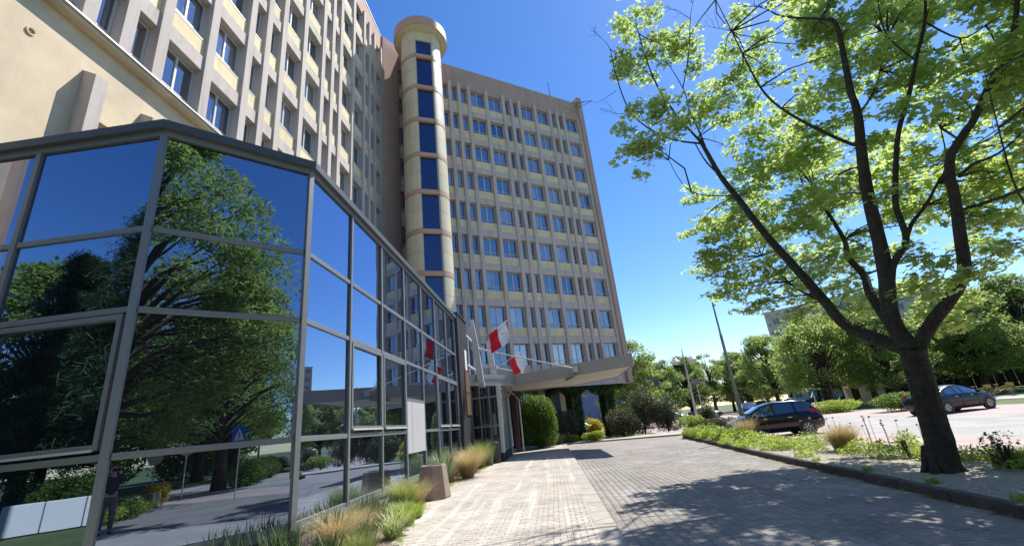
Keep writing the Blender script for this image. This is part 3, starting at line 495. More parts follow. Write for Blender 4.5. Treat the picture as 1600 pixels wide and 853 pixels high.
wd = 1.2; f, g, bl, cu = win_mesh(wd, 1.8)
wo = inst('window', f, LWt, Tl @ Matrix.Translation((8.74, -.66, 8.62))); inst('pane', g, wo)
for yy in (8.42, 10.15, 12.0):
    T2 = Tl @ Matrix.Translation((yy, 0, 0))
    MB().add([T2 @ Vector(p) for p in [(-.17, -.35, 0), (.17, -.35, 0), (.17, .12, 0), (-.17, .12, 0), (-.17, -.35, 11.6), (.17, -.35, 11.6), (.17, .12, 11.35), (-.17, .12, 11.35)]], [(3, 2, 1, 0), (4, 5, 6, 7), (0, 1, 5, 4), (1, 2, 6, 5), (2, 3, 7, 6), (3, 0, 4, 7)]).build('buttress', M['concrete'], LWt)
for yy, zz in ((7.02, 11.55), (8.62, 11.5), (10.2, 11.48), (5.4, 11.6)):
    T2 = Tl @ Matrix.Translation((yy, -.30, zz)) @ Matrix.Rotation(-PI/2, 4, 'X')
    v = MB(); v.lathe([(.055, .0), (.075, .03), (.10, .035), (.105, .0)], n=18); v.v = [tuple(T2 @ Vector(p)) for p in v.v]; vo = v.build('wall_vent', M['cream'], LWt)
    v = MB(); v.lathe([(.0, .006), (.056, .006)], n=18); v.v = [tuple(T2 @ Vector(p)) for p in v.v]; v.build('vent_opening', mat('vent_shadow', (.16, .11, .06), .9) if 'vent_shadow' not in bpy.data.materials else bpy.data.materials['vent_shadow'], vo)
# end wall of left wing (near side) & pink return at the inner corner
MB().box((4.0, -13, 0), (4.1, -.02, 35.6), Tl).build('end_wall', M['pink'], LWt)
T0 = Matrix.Translation((10.8, -4.1, 0))
MB().prism([(-10.92, 29.38), (-10.75, 29.42), (-9.9, 30.9), (-10.3, 31.1)], 0, 35.6, T0).build('return_wall', M['pink'], LWt)
# far wing
E0 = Vector((7.718, 42.302, 0)); BD = Vector((.84149, .54028, 0)); BN = Vector((.54028, -.84149, 0))
FW = thing('office_wing', 'shaded far office wing standing on columns, right of the round tower', 'office building', E0)
Tf = Matrix.Translation(-E0) @ facade_T((E0.x, E0.y, 0), BD)
per = 5.68
linesF = [-20.9, -19.9] + [-18.0, -17.05, -16.08, -15.12, -14.1, -12.16, -10.27, -9.33, -8.39, -6.45, -4.56, -3.64, -2.7, -.62]
linesF = sorted(set([-21.75, -19.8, -17.95, -17.0, -16.04, -15.09, -14.07, -12.16, -10.27, -9.33, -8.39, -6.45, -4.56, -3.64, -2.7, -.74]))
rowsF = [6.2+3.148*k for k in range(9)]
wing(FW, Tf, linesF, rowsF, 5.55, 35.62, .34, hasspandrel0=False)
MB().box((-.56, -13.5, 4.3), (0, .18, 36.2), Tf).build('end_wall', M['pink'], FW)
MB().box((-.6, -13.5, 36.2), (.04, .22, 36.26), Tf).build('end_wall_flashing', M['metalcap'], FW)
MB().box((-21.8, -13, 4.3), (-.58, -.14, 6.15), Tf).build('base_beam', M['concrete'], FW)
for t, iv in ((-19.5, 0), (-15.5, 0), (-11.6, 0), (-7.75, 0), (-5.6, 1), (-1.85, 1), (-1.85, 2), (-7.75, 2)):
    yy = -1.3 if iv < 2 else -9
    MB().box((t-.45, yy-.9, -.1), (t+.45, yy, 4.3), Tf).build('column', M['darkroom'] if iv == 0 else M['concrete'], FW)
mt = MB().tube([(*(Tf @ Vector((-3.3, -1, 35))), .06), (*(Tf @ Vector((-3.4, -1, 38.5))), .04)], 6); mt.build('mast', M['pole'], FW)
# lobby glazing below the far wing
lob = MB().add([Tf @ Vector(p) for p in [(-21.5, -2.4, 0), (-8.6, -2.4, 0), (-8.6, -2.4, 4.3), (-21.5, -2.4, 4.3)]], [(0, 1, 2, 3)]).build('lobby_glazing', M['lobby'], FW)
for t in np.arange(-21.5, -8.5, 1.6): MB().box((t-.05, -2.45, 0), (t+.05, -2.3, 4.3), Tf).build('mullion', M['framew'], FW)
for z in (1.1, 3.0): MB().box((-21.5, -2.44, z), (-8.6, -2.32, z+.08), Tf).build('transom', M['framew'], FW)
MB().box((-21.5, -13, 0), (-9.2, -4.5, 4.3), Tf).build('building_core', M['darkroom'], FW)
# ================================================================= round tower
TC = Vector((-7.41, 29.58, 0))
TW = thing('stair_tower', 'round cream stair tower with salmon bands and disc cap between the two wings', 'tower', TC)
va = math.atan2(-TC.y, -TC.x)              # direction to the camera
s0, s1 = va-math.radians(15), va+math.radians(34)   # slot, counter-clockwise = to the right in view
R = 1.68
kb = [31.1-3.2*k for k in range(10)]
def arcbox(r0, r1, z0, z1, a0, a1, n):
    b = MB(); b.lathe([(r0, z0), (r1, z0), (r1, z1), (r0, z1), (r0, z0)], n=n, a0=a0, a1=a1)
    m = n+1
    for e in (0, n): b.f.append(tuple(i*m+e for i in ((0, 1, 2, 3) if e else (3, 2, 1, 0))))
    return b
def tower_ring(name, z0, z1, m, r=R):
    # left and right arcs, each cladding panel a piece
    for a0, a1 in ((s1, s1+math.radians(75)), (s0-math.radians(105), s0-math.radians(52)), (s0-math.radians(52), s0)):
        arcbox(r-.3, r, z0+.012, z1-.012, a0+.006, a1-.006, 14).build(name, m, TW, smooth=False)
tower_ring('cladding_panel', 32.75, 34.0, M['towercream']); tower_ring('cladding_panel', 31.5, 32.75, M['towercream'])
for z in kb:
    tower_ring('salmon_band', z, z+.40, M['towerpink'], R+.02)
    if z > 4: tower_ring('cladding_panel', z-1.4, z, M['towercream']); tower_ring('cladding_panel', z-2.8, z-1.4, M['towercream'])
MB().lathe([(R-.62, 0), (R-.62, 34.0)], n=48).build('tower_core', M['dark'], TW)
sm_ = (s0+s1)/2; cdir = Vector((math.cos(sm_), math.sin(sm_), 0)); sdir2 = Vector((-cdir.y, cdir.x, 0)); hw = R*math.sin((s1-s0)/2)
def slotbox(z0, z1, d0, d1, name, m, w_=1.0):
    b = MB()
    T = Matrix(((sdir2.x, cdir.x, 0, 0), (sdir2.y, cdir.y, 0, 0), (0, 0, 1, 0), (0, 0, 0, 1)))
    return b.box((-hw*w_, d0, z0), (hw*w_, d1, z1), T).build(name, m, TW)
dch = R*math.cos((s1-s0)/2)
for i, z in enumerate(kb):
    slotbox(z, z+.34, dch-.45, dch+.02, 'lintel', M['towerpink'], 1.0)
    slotbox(z+.34, (kb[i-1] if i else 33.0), dch-.24, dch-.20, 'tower_window', M['towerglass'])
    slotbox(z+.34, z+.40, dch-.20, dch-.17, 'window_rail', M['dark'])
slotbox(33.0, 34.0, dch-.4, dch-.06, 'cladding_panel', M['towercream'])
MB().lathe([(0, 34.0), (2.26, 34.0), (2.29, 34.03), (2.29, 34.85), (2.22, 34.9), (0, 34.95)], n=64).build('cap', M['towerpink'], TW)
MB().lathe([(0, 33.985), (2.24, 33.985)], n=64).build('cap_soffit', M['towercream'], TW)
MB().box((-1.3, .6, 0), (1.0, 3.4, 33.9), Matrix.Rotation(math.radians(14), 4, 'Z')).build('neck_wall', M['pink'], TW)
pb = MB().tube([(-1.82, .3, 0, .09), (-1.82, .3, 33.9, .09)], 8); dp = pb.build('drain_pipe', mat('pipe_paint', (.16, .18, .22), .5), TW)
for z in range(3, 33, 3): MB().box((-1.95, .18, z), (-1.69, .42, z+.12)).build('pipe_bracket', M['towerpink'], dp)
# ================================================================= glass pavilion
PVL = thing('glass_pavilion', 'low pavilion of dark mirror glass in grey frames in front of the near wing', 'glass pavilion', (-4.22, 7.4, 0))
Tp0 = Matrix.Translation((4.22, -7.4, 0))
ZS, Z3, Z2, Z1, ZT, ZC = .50, 1.77, 3.78, 5.08, 6.78, 7.03
ZL = [ZS, Z3, Z2, Z1, ZT]
def face(o, u, xs, ends=(1, 1), skip=(), zlow=0):
    """glass face from point o along u, mullions at xs; rows ZL"""
    T = Tp0 @ facade_T((o[0], o[1], 0), u)
    for i, x in enumerate(xs):
        wdt = .045
        if (i == 0 and not ends[0]) or (i == len(xs)-1 and not ends[1]): continue
        MB().box((x-wdt, -.12, zlow+.3), (x+wdt, .05, ZT), T).build('mullion', M['frame'], PVL, bevel=.006)
    for a, b in zip(xs, xs[1:]):
        for z in ZL[:-1]:
            MB().box((a+.052, -.10, z-.045), (b-.052, .035, z+.045), T).build('transom', M['frame'], PVL, bevel=.006)
        for j in range(4):
            za, zb = ZL[j]+.045, ZL[j+1]-.045
            if (round(a, 1), j) in skip: continue
            tl = random.uniform(-.0015, .0015); tv = random.uniform(-.0015, .0015)
            g = MB(); v = [(a+.05, tl, za), (b-.05, -tl, za), (b-.05, -tl+tv, zb), (a+.05, tl+tv, zb)]
            g.add([T @ Vector(p) for p in v], [(0, 1, 2, 3)]).build('glass_pane', M['glass'], PVL)
    return T
def sash(T, a, b, z0, z1):
    f = MB(); t = .07
    for p, q in (((a, z0), (a+t, z1)), ((b-t, z0), (b, z1)), ((a+t, z0), (b-t, z0+t)), ((a+t, z1-t), (b-t, z1))):
        f.box((p[0], .01, p[1]), (q[0], .065, q[1]), T)
    so = f.build('opening_sash', M['frame'], PVL); MB().box((a+.05, .066, z0-.02), (b-.05, .09, z0+.015), T).build('drip_rail', M['steelw'], so)
xs = [0+1.91*k for k in range(8)]
# long wall: runs from (-4.22,7.4) towards +y, outward +x
Tw = face((-4.22, 7.40), (0, 1, 0), xs, ends=(0, 1), skip=((5.7, 1),))
for k in (1, 2, 5): sash(Tw, xs[k]+.06, xs[k+1]-.06, Z3+.12, Z2-.06)
sash(Tw, xs[6]+.06, xs[7]-.06, Z3+.12, Z2-.06)
# bay with white infill panels
a, b_ = xs[3]+.055, xs[4]-.055
MB().add([Tw @ Vector(p) for p in [(a, 0, 2.72), (b_, 0, 2.72), (b_, 0, Z2-.045), (a, 0, Z2-.045)]], [(0, 1, 2, 3)]).build('glass_pane', M['glass'], PVL)
MB().box((a, -.05, 2.62), (b_, .05, 2.72), Tw).build('transom', M['frame'], PVL)
MB().box((a, .0, 1.18), (a+.42, .05, 2.62), Tw).build('infill_panel', M['panelw'], PVL); MB().box((a+.435, .0, 1.18), (b_, .055, 2.62), Tw).build('infill_panel', M['panelw'], PVL)
# chamfer: from (-5.87,5.76) to (-4.22,7.40)
Ld = math.hypot(1.65, 1.64)
Tc = face((-5.87, 5.76), (1.65, 1.64, 0), [.0, Ld], ends=(0, 0))
# left face: y=5.76 from x=-10.8 to -5.87, outward -y
Tq = face((-10.7, 5.76), (1, 0, 0), [0.0, 2.62, 4.83], ends=(1, 0))
for cx_, cy_, a_ in ((-5.87, 5.76, 22.5), (-4.22, 7.40, 67.5)):
    MB().box((-.05, -.10, .3), (.05, .055, ZT), Tp0 @ Matrix.Translation((cx_, cy_, 0)) @ Matrix.Rotation(math.radians(a_), 4, 'Z') @ Matrix.Diagonal((1, -1, 1, 1)) @ Matrix.Rotation(0, 4, 'Z')).build('corner_post', M['frame'], PVL)
sash(Tq, 2.72, 4.74, Z3+.1, Z2-.07); sash(Tq, 0.1, 2.52, Z3+.1, Z2-.07)
outl = [(-10.7, 5.76), (-5.87, 5.76), (-4.22, 7.40), (-4.22, 20.9)]
def ring(inset, out, z0, z1, name, m):
    # strip following the outline, 'out' outwards
    def off(d):
        P = []; s = d*math.tan(math.radians(22.5))
        return [(-10.7, 5.76-d), (-5.87+s, 5.76-d), (-4.22+d, 7.40-s), (-4.22+d, 20.9)]
    A, B = off(out), off(-inset)
    for i in range(3):
        MB().prism([A[i], A[i+1], B[i+1], B[i]], z0, z1, Tp0).build(name, m, PVL)
ring(.2, .05, ZT, ZT+.10, 'head_frame', M['frame']); ring(.35, .14, ZT+.10, ZC, 'coping', mat('dark_coping', (.085, .095, .10), .5, metal=.2, noise=(3, .08)))
ring(.15, .03, -.1, .10, 'plinth', M['mortar'])
ring(.12, .075, ZS-.12, ZS-.045, 'sill_rail', M['frame'])
# plinth bricks
bm_ = MB().box((-.12, -.05, -.033), (.12, .0, .033)).mesh('plinth_brick', M['pinkbrick'])
ring(.15, .03, .10, ZS-.12, 'plinth_core', M['mortar'])
def bricks(T, L, z0, z1, me, name, parent, step=.25, h=.075, yoff=.045, cnt=[0]):
    r = 0; z = z0+h/2
    while z+h/2 <= z1+.01:
        x = .125-(.125 if r % 2 else 0)
        while x < L-.1:
            inst(name, me, parent, T @ Matrix.Translation((x+.0, yoff+random.uniform(-.003, .003), z))); x += step
        z += h; r += 1
bricks(Tp0 @ facade_T((-4.22, 7.5, 0), (0, 1, 0)), 13.4, .08, .38, bm_, 'plinth_brick', PVL)
# solid body inside (dark) and roof
MB().prism([(-10.75, 5.95), (-5.95, 5.95), (-4.42, 7.48), (-4.42, 30.8), (-10.75, 30.8)], 0, ZT, Tp0).build('interior', M['dark'], PVL)
MB().prism([(-10.75, 5.9), (-5.93, 5.9), (-4.36, 7.46), (-4.36, 20.9), (-10.75, 20.9)], ZT+.02, ZT+.16, Tp0).build('roof', M['dark'], PVL)
# black brick pier + continuing glazing
PR = thing('brick_pier', 'tall black brick pier at the end of the mirror glass wall, carrying bronze plaques', 'brick pier', (-4.35, 21.25, 0))
Tr = Matrix.Translation((4.35, -21.25, 0))
MB().box((-4.6, 21.0, 0), (-4.07, 23.35, 7.15), Tr).build('pier_core', M['mortar'], PR)
bk = MB().box((-.118, -.04, -.034), (.118, .0, .034)).mesh('brick', M['blackbrick'])
cnt = 0; T = Tr @ facade_T((-4.07, 21.0, 0), (0, 1, 0)); brest = MB()
for r in range(int(7.1/.078)):
    z = .04+r*.078; x = .12-(.125 if r % 2 else 0)
    while x < 2.35:
        Tm = T @ Matrix.Translation((max(.06, x), .022+random.uniform(-.004, .004), z))
        if cnt < 300 and z > 3.9: inst('brick', bk, PR, Tm); cnt += 1
        else: brest.box((-.118, -.04, -.034), (.118, 0, .034), Tm)
        x += .25
T2 = Tr @ facade_T((-4.6, 21.0, 0), (1, 0, 0))
for r in range(int(7.1/.078)):
    for x in ((.13, .40) if r % 2 else (.02, .27)):
        brest.box((-.118, -.04, -.034), (.118, 0, .034), T2 @ Matrix.Translation((x, .022, .04+r*.078)))
brest.build('further_bricks', M['blackbrick'], PR, kind='stuff')
MB().box((-4.65, 20.95, 7.15), (-4.0, 23.42, 7.22), Tr).build('pier_cap', M['dark'], PR)
for z0_, z1_, y0_, m_ in ((3.42, 4.45, 22.0, 'plaque'), (2.35, 3.38, 22.0, 'plaque')):
    MB().box((-4.045, y0_, z0_), (-4.0, y0_+1.1, z1_), Tr).build('bronze_plaque', M[m_], PR)
wb = MB().box((-4.045, 22.25, 4.55), (-4.01, 22.75, 5.55), Tr).build('white_board', M['white'], PR); MB().box((-4.045, 22.25, 4.50), (-4.008, 22.75, 4.545), Tr).build('red_strip', M['red'], PR)
# upper glazing beyond the pier
UG = thing('entrance_block', 'glazed block behind the entrance canopy with pale transoms', 'entrance block', (-4.3, 23.4, 0))
Tu = Matrix.Translation((4.3, -23.4, 0))
Tg = Tu @ facade_T((-4.35, 23.4, 0), (0, 1, 0))
for i, x in enumerate((0, 1.9, 3.8, 5.7, 7.3)):
    MB().box((x-.05, -.1, 4.0), (x+.05, .05, 6.8), Tg).build('mullion', M['framew'], UG)
for z in (4.0, 5.1, 6.78): MB().box((0, -.08, z-.05), (7.3, .09, z+.05), Tg).build('transom', M['steelw'], UG)
MB().add([Tg @ Vector(p) for p in [(0, 0, 0), (7.3, 0, 0), (7.3, 0, 6.8), (0, 0, 6.8)]], [(0, 1, 2, 3)]).build('glass_pane', M['glass'], UG)
# ---- entrance vestibule
VS = thing('entrance_vestibule', 'glass entrance vestibule with pale frames under the grey canopy', 'vestibule', (-3.4, 23.9, 0))
Tv = Matrix.Translation((3.4, -23.9, 0))
MB().prism([(-4.2, 23.75), (-2.62, 23.75), (-2.74, 30.4), (-4.2, 30.4)], 0, .42, Tv).build('plinth', M['dark'], VS)  # near-black colour stands in for the shade along the podium edge
def vface(o, p, n, dv):
    u = Vector((p[0]-o[0], p[1]-o[1], 0)); L = u.length; T = Tv @ facade_T((o[0], o[1], 0), u)
    MB().add([T @ Vector(q) for q in [(0, 0, .42), (L, 0, .42), (L, 0, 3.7), (0, 0, 3.7)]], [(0, 1, 2, 3)]).build('glass_pane', M['vest'], VS)
    for i in range(n+1):
        x = L*i/n; w_ = .09 if i in (0, n) else .035
        MB().box((x-w_, -.04, .42), (x+w_, .05, 3.75), T).build('mullion', M['steelw'] if i == n or n == 6 else M['frame'], VS)
    for z in dv: MB().box((0, -.035, z-.04), (L, .045, z+.04), T).build('transom', M['frame'], VS)
vface((-4.15, 23.85), (-2.66, 23.85), 3, (.5, 1.75, 3.2)); vface((-2.66, 23.9), (-2.74, 30.3), 6, (.5, 1.75, 3.2, 3.7))
bn = MB().lathe([(.0, 0), (.24, 0), (.27, .8), (.25, .95), (.1, 1.0), (0, 1.0)], (0, 0, 0), 16)
bino = bn.build('litter_bin', M['plastic'], None, smooth=False); bino.location = (-3.0, 23.35, 0); tag(bino, 'small dark bin beside the foot of the leaning steel post at the entrance', 'bin')
# rust coloured post and drain pipe behind vestibule
rp = MB().box((-.14, -.14, 0), (.14, .14, 4.0)).build('entrance_column', M['rust'], None, bevel=.01); rp.location = (-2.42, 30.9, 0); tag(rp, 'rust red square column under the canopy next to the glass vestibule', 'column')
dq = MB().tube([(0, 0, 0, .05), (0, 0, 3.3, .05), (-.4, -.3, 3.75, .05)], 8).build('drain_pipe', M['steelw'], None); dq.location = (-2.1, 31.0, 0); tag(dq, 'thin pale downpipe standing right of the rust red column', 'downpipe')
d2 = MB().tube([(0, 0, 3.3, .06), (.35, -.55, 3.72, .06), (.5, -.9, 3.82, .06)], 8); d2.tube([(0, 0, .42, .06), (0, 0, 3.3, .06)], 8)
d2 = d2.build('drain_pipe', M['steelw'], None); d2.location = (-2.58, 28.0, 0); tag(d2, 'thick grey downpipe with elbow under the inner canopy corner', 'downpipe')
# ---- canopy
CP = thing('entrance_canopy', 'wide grey folded canopy jutting out over the entrance pavement, pale underside', 'canopy', (-4.2, 26, 0))
Tc2 = Matrix.Translation((4.2, -26, 0))
cpoly = [(-4.3, 23.70), (-1.95, 26.8), (4.41, 22.95), (4.45, 29.2), (2.0, 32.0), (-2.4, 31.3), (-4.3, 31.3)]
cz0 = [3.86, 3.92, 3.84, 3.92, 3.9, 3.9]; ztc = 4.5
# fascias as separate metal panels
for i in (0, 1, 2, 3, 4, 5):
    (xa, ya), (xb, yb) = cpoly[i], cpoly[i+1]; u = Vector((xb-xa, yb-ya, 0)); L = u.length
    T = Tc2 @ facade_T((xa, ya, 0), u); n = {0: 1, 1: 2}.get(i, 1)
    for k in range(n):
        x0, x1 = L*k/n+.008, L*(k+1)/n-.008
        MB().add([T @ Vector(p) for p in [(x0, -.04, 3.86), (x1, -.04, 3.86), (x1, 0, 3.86), (x0, 0, 3.86), (x0, -.04, ztc), (x1, -.04, ztc), (x1, 0, ztc), (x0, 0, ztc)]], [(0, 3, 2, 1), (4, 5, 6, 7), (0, 1, 5, 4), (1, 2, 6, 5), (2, 3, 7, 6), (3, 0, 4, 7)]).build('fascia_panel', M['canopy'], CP)
def shr(s):
    c = Vector((0, 27.6)); return [tuple(c+(Vector(p)-c)*s) for p in cpoly]
MB().prism(shr(.985), 4.25, 4.42, Tc2).build('roof_deck', M['canopy'], CP)
MB().prism(shr(.99), 3.90, 3.93, Tc2).build('soffit', M['canopyu'], CP)
for x, y in ((.3, 27.2), (1.6, 27.5), (2.9, 26.0), (3.4, 27.0), (-1.5, 28.5)):
    MB().lathe([(0, 3.885), (.11, 3.885), (.12, 3.899)], (x+4.2, y-26, 0), 14).build('downlight', M['canopyu'], CP)
MB().bar(Tc2 @ Vector((1.57, 24.55, 4.15)), Tc2 @ Vector((1.42, 24.6, 3.80)), .12, .10).bar(Tc2 @ Vector((1.42, 24.6, 3.80)), Tc2 @ Vector((1.1, 26.6, 3.83)), .14, .07).build('tie_bracket', M['frame'], CP)
MB().box((1.42, 24.42, 4.02), (1.72, 24.72, 4.32), Tc2).build('tie_anchor', M['steelw'], CP)
# ---- leaning posts with tie rods
def leaning(name, foot, top, node, anchor, lab, w0=.26):
    r = thing(name, lab, 'steel post', foot); F_ = Vector(foot)
    P0, P1 = Vector((0, 0, .3)), Vector(top)-F_
    b = MB()
    for s in (-1, 1):
        pass
    n = Vector((1, 0, 0)); vs = []
    for p, w_, d_ in ((P0, w0, .18), (P0*.25+P1*.75, w0*1.15, .18), (P1, w0*.72, .14)):
        for i, j in ((-1, -1), (1, -1), (1, 1), (-1, 1)): vs.append((p.x+i*w_/2, p.y+j*d_/2, p.z))
    b.add(vs, [(3, 2, 1, 0), (8, 9, 10, 11)]+[(4*k+i, 4*k+(i+1) % 4, 4*k+4+(i+1) % 4, 4*k+4+i) for k in (0, 1) for i in range(4)])
    b.build('shaft', M['steelw'], r, bevel=.012)
    MB().box((-.25, -.2, 0), (.22, .2, .3)).build('base_block', M['steelw'], r)
    N = Vector(node)-F_; A = Vector(anchor)-F_
    MB().box((N.x-.22, N.y-.12, N.z-.09), (N.x+.18, N.y+.12, N.z+.09)).build('clamp', M['steelw'], r)
    MB().tube([(*N, .035), (*A, .035)], 8).build('tie_rod', M['steelw'], r)
    e = N+(A-N)*.12; MB().tube([(*N, .065), (*e, .06)], 8).build('rod_socket', M['steelw'], r)
    e = A+(N-A)*.12; MB().tube([(*A, .055), (*e, .06)], 8).build('rod_socket', M['steelw'], r)
    return r
leaning('leaning_post', (-3.28, 24.25, 0), (-3.86, 24.3, 7.55), (-3.74, 24.3, 5.9), (1.57, 24.55, 4.2), 'nearer of two pale steel posts, tall and leaning, in front of the canopy fascia', .30)
leaning('leaning_post', (-3.15, 26.9, 4.0), (-3.33, 26.9, 6.72), (-3.12, 26.9, 5.1), (-.6, 27.3, 4.35), 'further, shorter steel post rising behind the canopy edge', .32)
MB()
hb = MB().box((-4.3, 26.85, 5.15), (-3.1, 26.97, 5.3)).build('steel_strut', M['steelw'], None); tag(hb, 'horizontal steel strut from the entrance glazing to the further short post', 'strut')
# ---- flags
def flag(base, tip, h0, h1, drop, lab, dy):
    B, T_ = Vector(base), Vector(tip); r = thing('flag', lab, 'flag', base)
    MB().tube([(0, 0, 0, .018), (*(T_-B), .014)], 8).build('flag_pole', M['steelw'], r, smooth=True)
    t = (T_-B); a, b = t*h0, t*h1; dn = Vector(drop); N = 26
    def pt(u, v):
        p = a+(b-a)*u+dn*v; p.y += .11*math.sin(u*7+v*2.5)*v+.05*math.sin(v*9+u*3); p.x += .05*math.sin(v*6+u*4)*v
        p.z -= .06*math.sin(u*PI)*v; return tuple(p)
    for nm, u0, u1, m in (('red_half', 0, .5, 'red'), ('white_half', .5, 1, 'flagw')):
        g = MB(); vs = [pt(u0+(u1-u0)*i/N, j/N) for j in range(N+1) for i in range(N+1)]
        vs2 = [(x, y+.004, z) for x, y, z in vs]; K = len(vs)
        g.add(vs+vs2, [(j*(N+1)+i, j*(N+1)+i+1, (j+1)*(N+1)+i+1, (j+1)*(N+1)+i) for j in range(N) for i in range(N)]+[(K+(j+1)*(N+1)+i, K+(j+1)*(N+1)+i+1, K+j*(N+1)+i+1, K+j*(N+1)+i) for j in range(N) for i in range(N)])
        g.build(nm, M[m], r, smooth=True)
    # small dark line of print in the middle of the white half
    g = MB(); 
    for k in range(4):
        u = .66+k*.05; p0, p1, p2, p3 = pt(u, .46), pt(u+.035, .45), pt(u+.035, .49), pt(u, .50)
        g.add([(x, y-.006, z) for x, y, z in (p0, p1, p2, p3)], [(0, 1, 2, 3)])
    g.build('printed_mark', M['pole'], r)
    return r
flag((-4.0, 23.0, 5.6), (-1.72, 23.0, 6.98), .52, .96, (.12, 0, -1.0), 'upper red and white flag on a slanting pole fixed to the black brick pier', 0)
flag((-3.1, 26.7, 4.95), (-1.38, 26.7, 5.78), .54, .96, (.28, 0, -.92), 'lower red and white flag on a slanting pole above the canopy', 0)
# ================================================================= trees
def trunk_mesh(mb, limbs, n=10, rng_=None):
    for L in limbs:
        # smooth path by Catmull-Rom
        P = [Vector(p[:3]) for p in L]; Rr = [p[3] for p in L]; out = []
        for i in range(len(P)-1):
            p0, p1, p2, p3 = P[max(i-1, 0)], P[i], P[i+1], P[min(i+2, len(P)-1)]
            for k in range(4):
                t = k/4; q = .5*((2*p1)+(p2-p0)*t+(2*p0-5*p1+4*p2-p3)*t*t+(3*p1-p0-3*p2+p3)*t**3)
                r = Rr[i]+(Rr[i+1]-Rr[i])*t
                j = r*.04
                out.append((q.x+random.uniform(-j, j), q.y+random.uniform(-j, j), q.z+random.uniform(-j, j), r*random.uniform(.975, 1.03)))
        out.append((*P[-1], Rr[-1])); mb.tube(out, n if L[0][3] > .08 else 6)
    return mb
def twig(mb, a, b, r, sub=3, spread=.35):
    """curved twig from a to b with side twigs"""
    a, b = Vector(a), Vector(b); d = b-a; ln = d.length; m = a+d*.5+Vector((random.uniform(-.12, .12), random.uniform(-.12, .12), random.uniform(0, .15)))*ln
    mb.tube([(*a, r), (*(a*.3+m*.7), r*.75), (*(m*.4+b*.6), r*.5), (*b, r*.25)], 5, cap=False)
    for k in range(sub):
        t = random.uniform(.4, 1); p = a+d*t; q = p+Vector((random.uniform(-1, 1), random.uniform(-1, 1), random.uniform(-.2, .9)))*spread*min(1, ln*.6)
        mb.tube([(*p, r*.35), (*((p+q)/2+Vector((0, 0, .03))), r*.25), (*q, r*.1+.001)], 4, cap=False)
def bare(mb, p, d, ln, r, depth):
    p = Vector(p); d = Vector(d).normalized(); q = p+d*ln
    mid = (p+q)/2+Vector((random.uniform(-.1, .1),)*3)*ln
    mb.tube([(*p, r), (*mid, r*.8), (*q, r*.55)], 4, cap=False)
    if depth:
        for _ in range(random.choice((2, 3))):
            bare(mb, p+(q-p)*random.uniform(.4, 1), d+Vector((random.uniform(-.8, .8), random.uniform(-.8, .8), random.uniform(-.5, .7))), ln*.62, r*.55, depth-1)
def hero_maple():
    base = Vector(LIMBS[0][0][:3])
    r = thing('maple_tree', 'large maple with dark forked trunk growing in the kerbed gravel strip, foreground right', 'tree', base)
    off = -np.array(base)
    L = [[tuple(np.array(p[:3])+off)+(p[3]*.64,) for p in l] for l in LIMBS]
    # root flare, buried a little
    b0 = L[0][0]; L[0] = [(b0[0], b0[1], -.25, .29), (b0[0], b0[1], .02, .268), (L[0][1][0]*.5, L[0][1][1]*.5, L[0][1][2]*.5, .238)]+[(*q[:3], rr_) for q, rr_ in zip(L[0][1:], (.222, .212, .208, .212))]
    mb = MB(); trunk_mesh(mb, L, 14)
    for k in range(7):
        a = k*.9+random.uniform(-.2, .2); e = random.uniform(.34, .46); mb.tube([(.10*math.cos(a), .10*math.sin(a), .55, .10), (.20*math.cos(a), .20*math.sin(a), .20, .10), (e*math.cos(a), e*math.sin(a), -.02, .06), (e*1.35*math.cos(a), e*1.35*math.sin(a), -.10, .03)], 7)
    mb.build('trunk', M['bark'], r, smooth=True)
    nodes = np.array([p for l in L[1:] for p in l]); tw = MB(); V = []; F = []; nv = 0
    for c in CLUMPS:
        p = np.array(c[:3])+off; rx, rz = c[3], c[4]
        d = np.linalg.norm(nodes[:, :3]-p, axis=1)+np.maximum(0, nodes[:, 2]-p[2])*1.5
        j = int(np.argmin(d))
        if d[j] < 3.0: twig(tw, nodes[j, :3], p, min(.034, .010+.006*d[j]), 3)
        k = int(1020*rx*(rz+.15))
        # a clump is several flat sprays
        ns = max(2, int(k/24)); cent = ball(rng, ns, .2)*np.array([rx, rx, rz])
        for s_ in cent:
            m = int(k/ns); q = ball(rng, m)*np.array([.33, .33, .10])+s_+p
            v, f = leaf_cloud(rng, q, .132, LEAF_M, tilt=.6, svar=.5); V.append(v); F.append(f+nv); nv += len(v)
    # bare twigs sticking out at the top left
    for P0, dd, ln in (((-.2, 0, 0), (0, 0, 0), 0),):
        pass
    for idx, dv in ((4, (-1, .1, .1)), (4, (-.7, 0, -.3)), (3, (-.4, .2, 1)), (6, (-.3, 0, 1)), (6, (.5, 0, .8)), (8, (-.8, .1, .3)), (8, (-1, 0, -.4)), (12, (-.6, .1, .8)), (12, (.2, .1, 1)), (11, (-.9, .1, .3)), (2, (.6, 0, .6))):
        e = L[idx][-1]; bare(tw, e[:3], dv, .55, .010, 3)
    for idx, i, dv in ((3, 2, (-1, 0, .2)), (6, 2, (-.6, 0, .8)), (6, 1, (.7, 0, .7)), (2, 2, (.5, 0, .8)), (8, 2, (-1, 0, .3)), (11, 12, (-.6, 0, .6)), (12, 6, (-1, 0, .5)), (12, 7, (.9, 0, .5))):
        e = L[idx][min(i, len(L[idx])-1)]; bare(tw, e[:3], dv, .6, .010, 3)
    tw.build('twigs', M['bark'], r, smooth=True)
    V = np.concatenate(V); F = np.concatenate(F); print('maple leaves tris', len(F))
    np_obj('crown', V, F, M['maple'], r, 'stuff')
hero_maple()
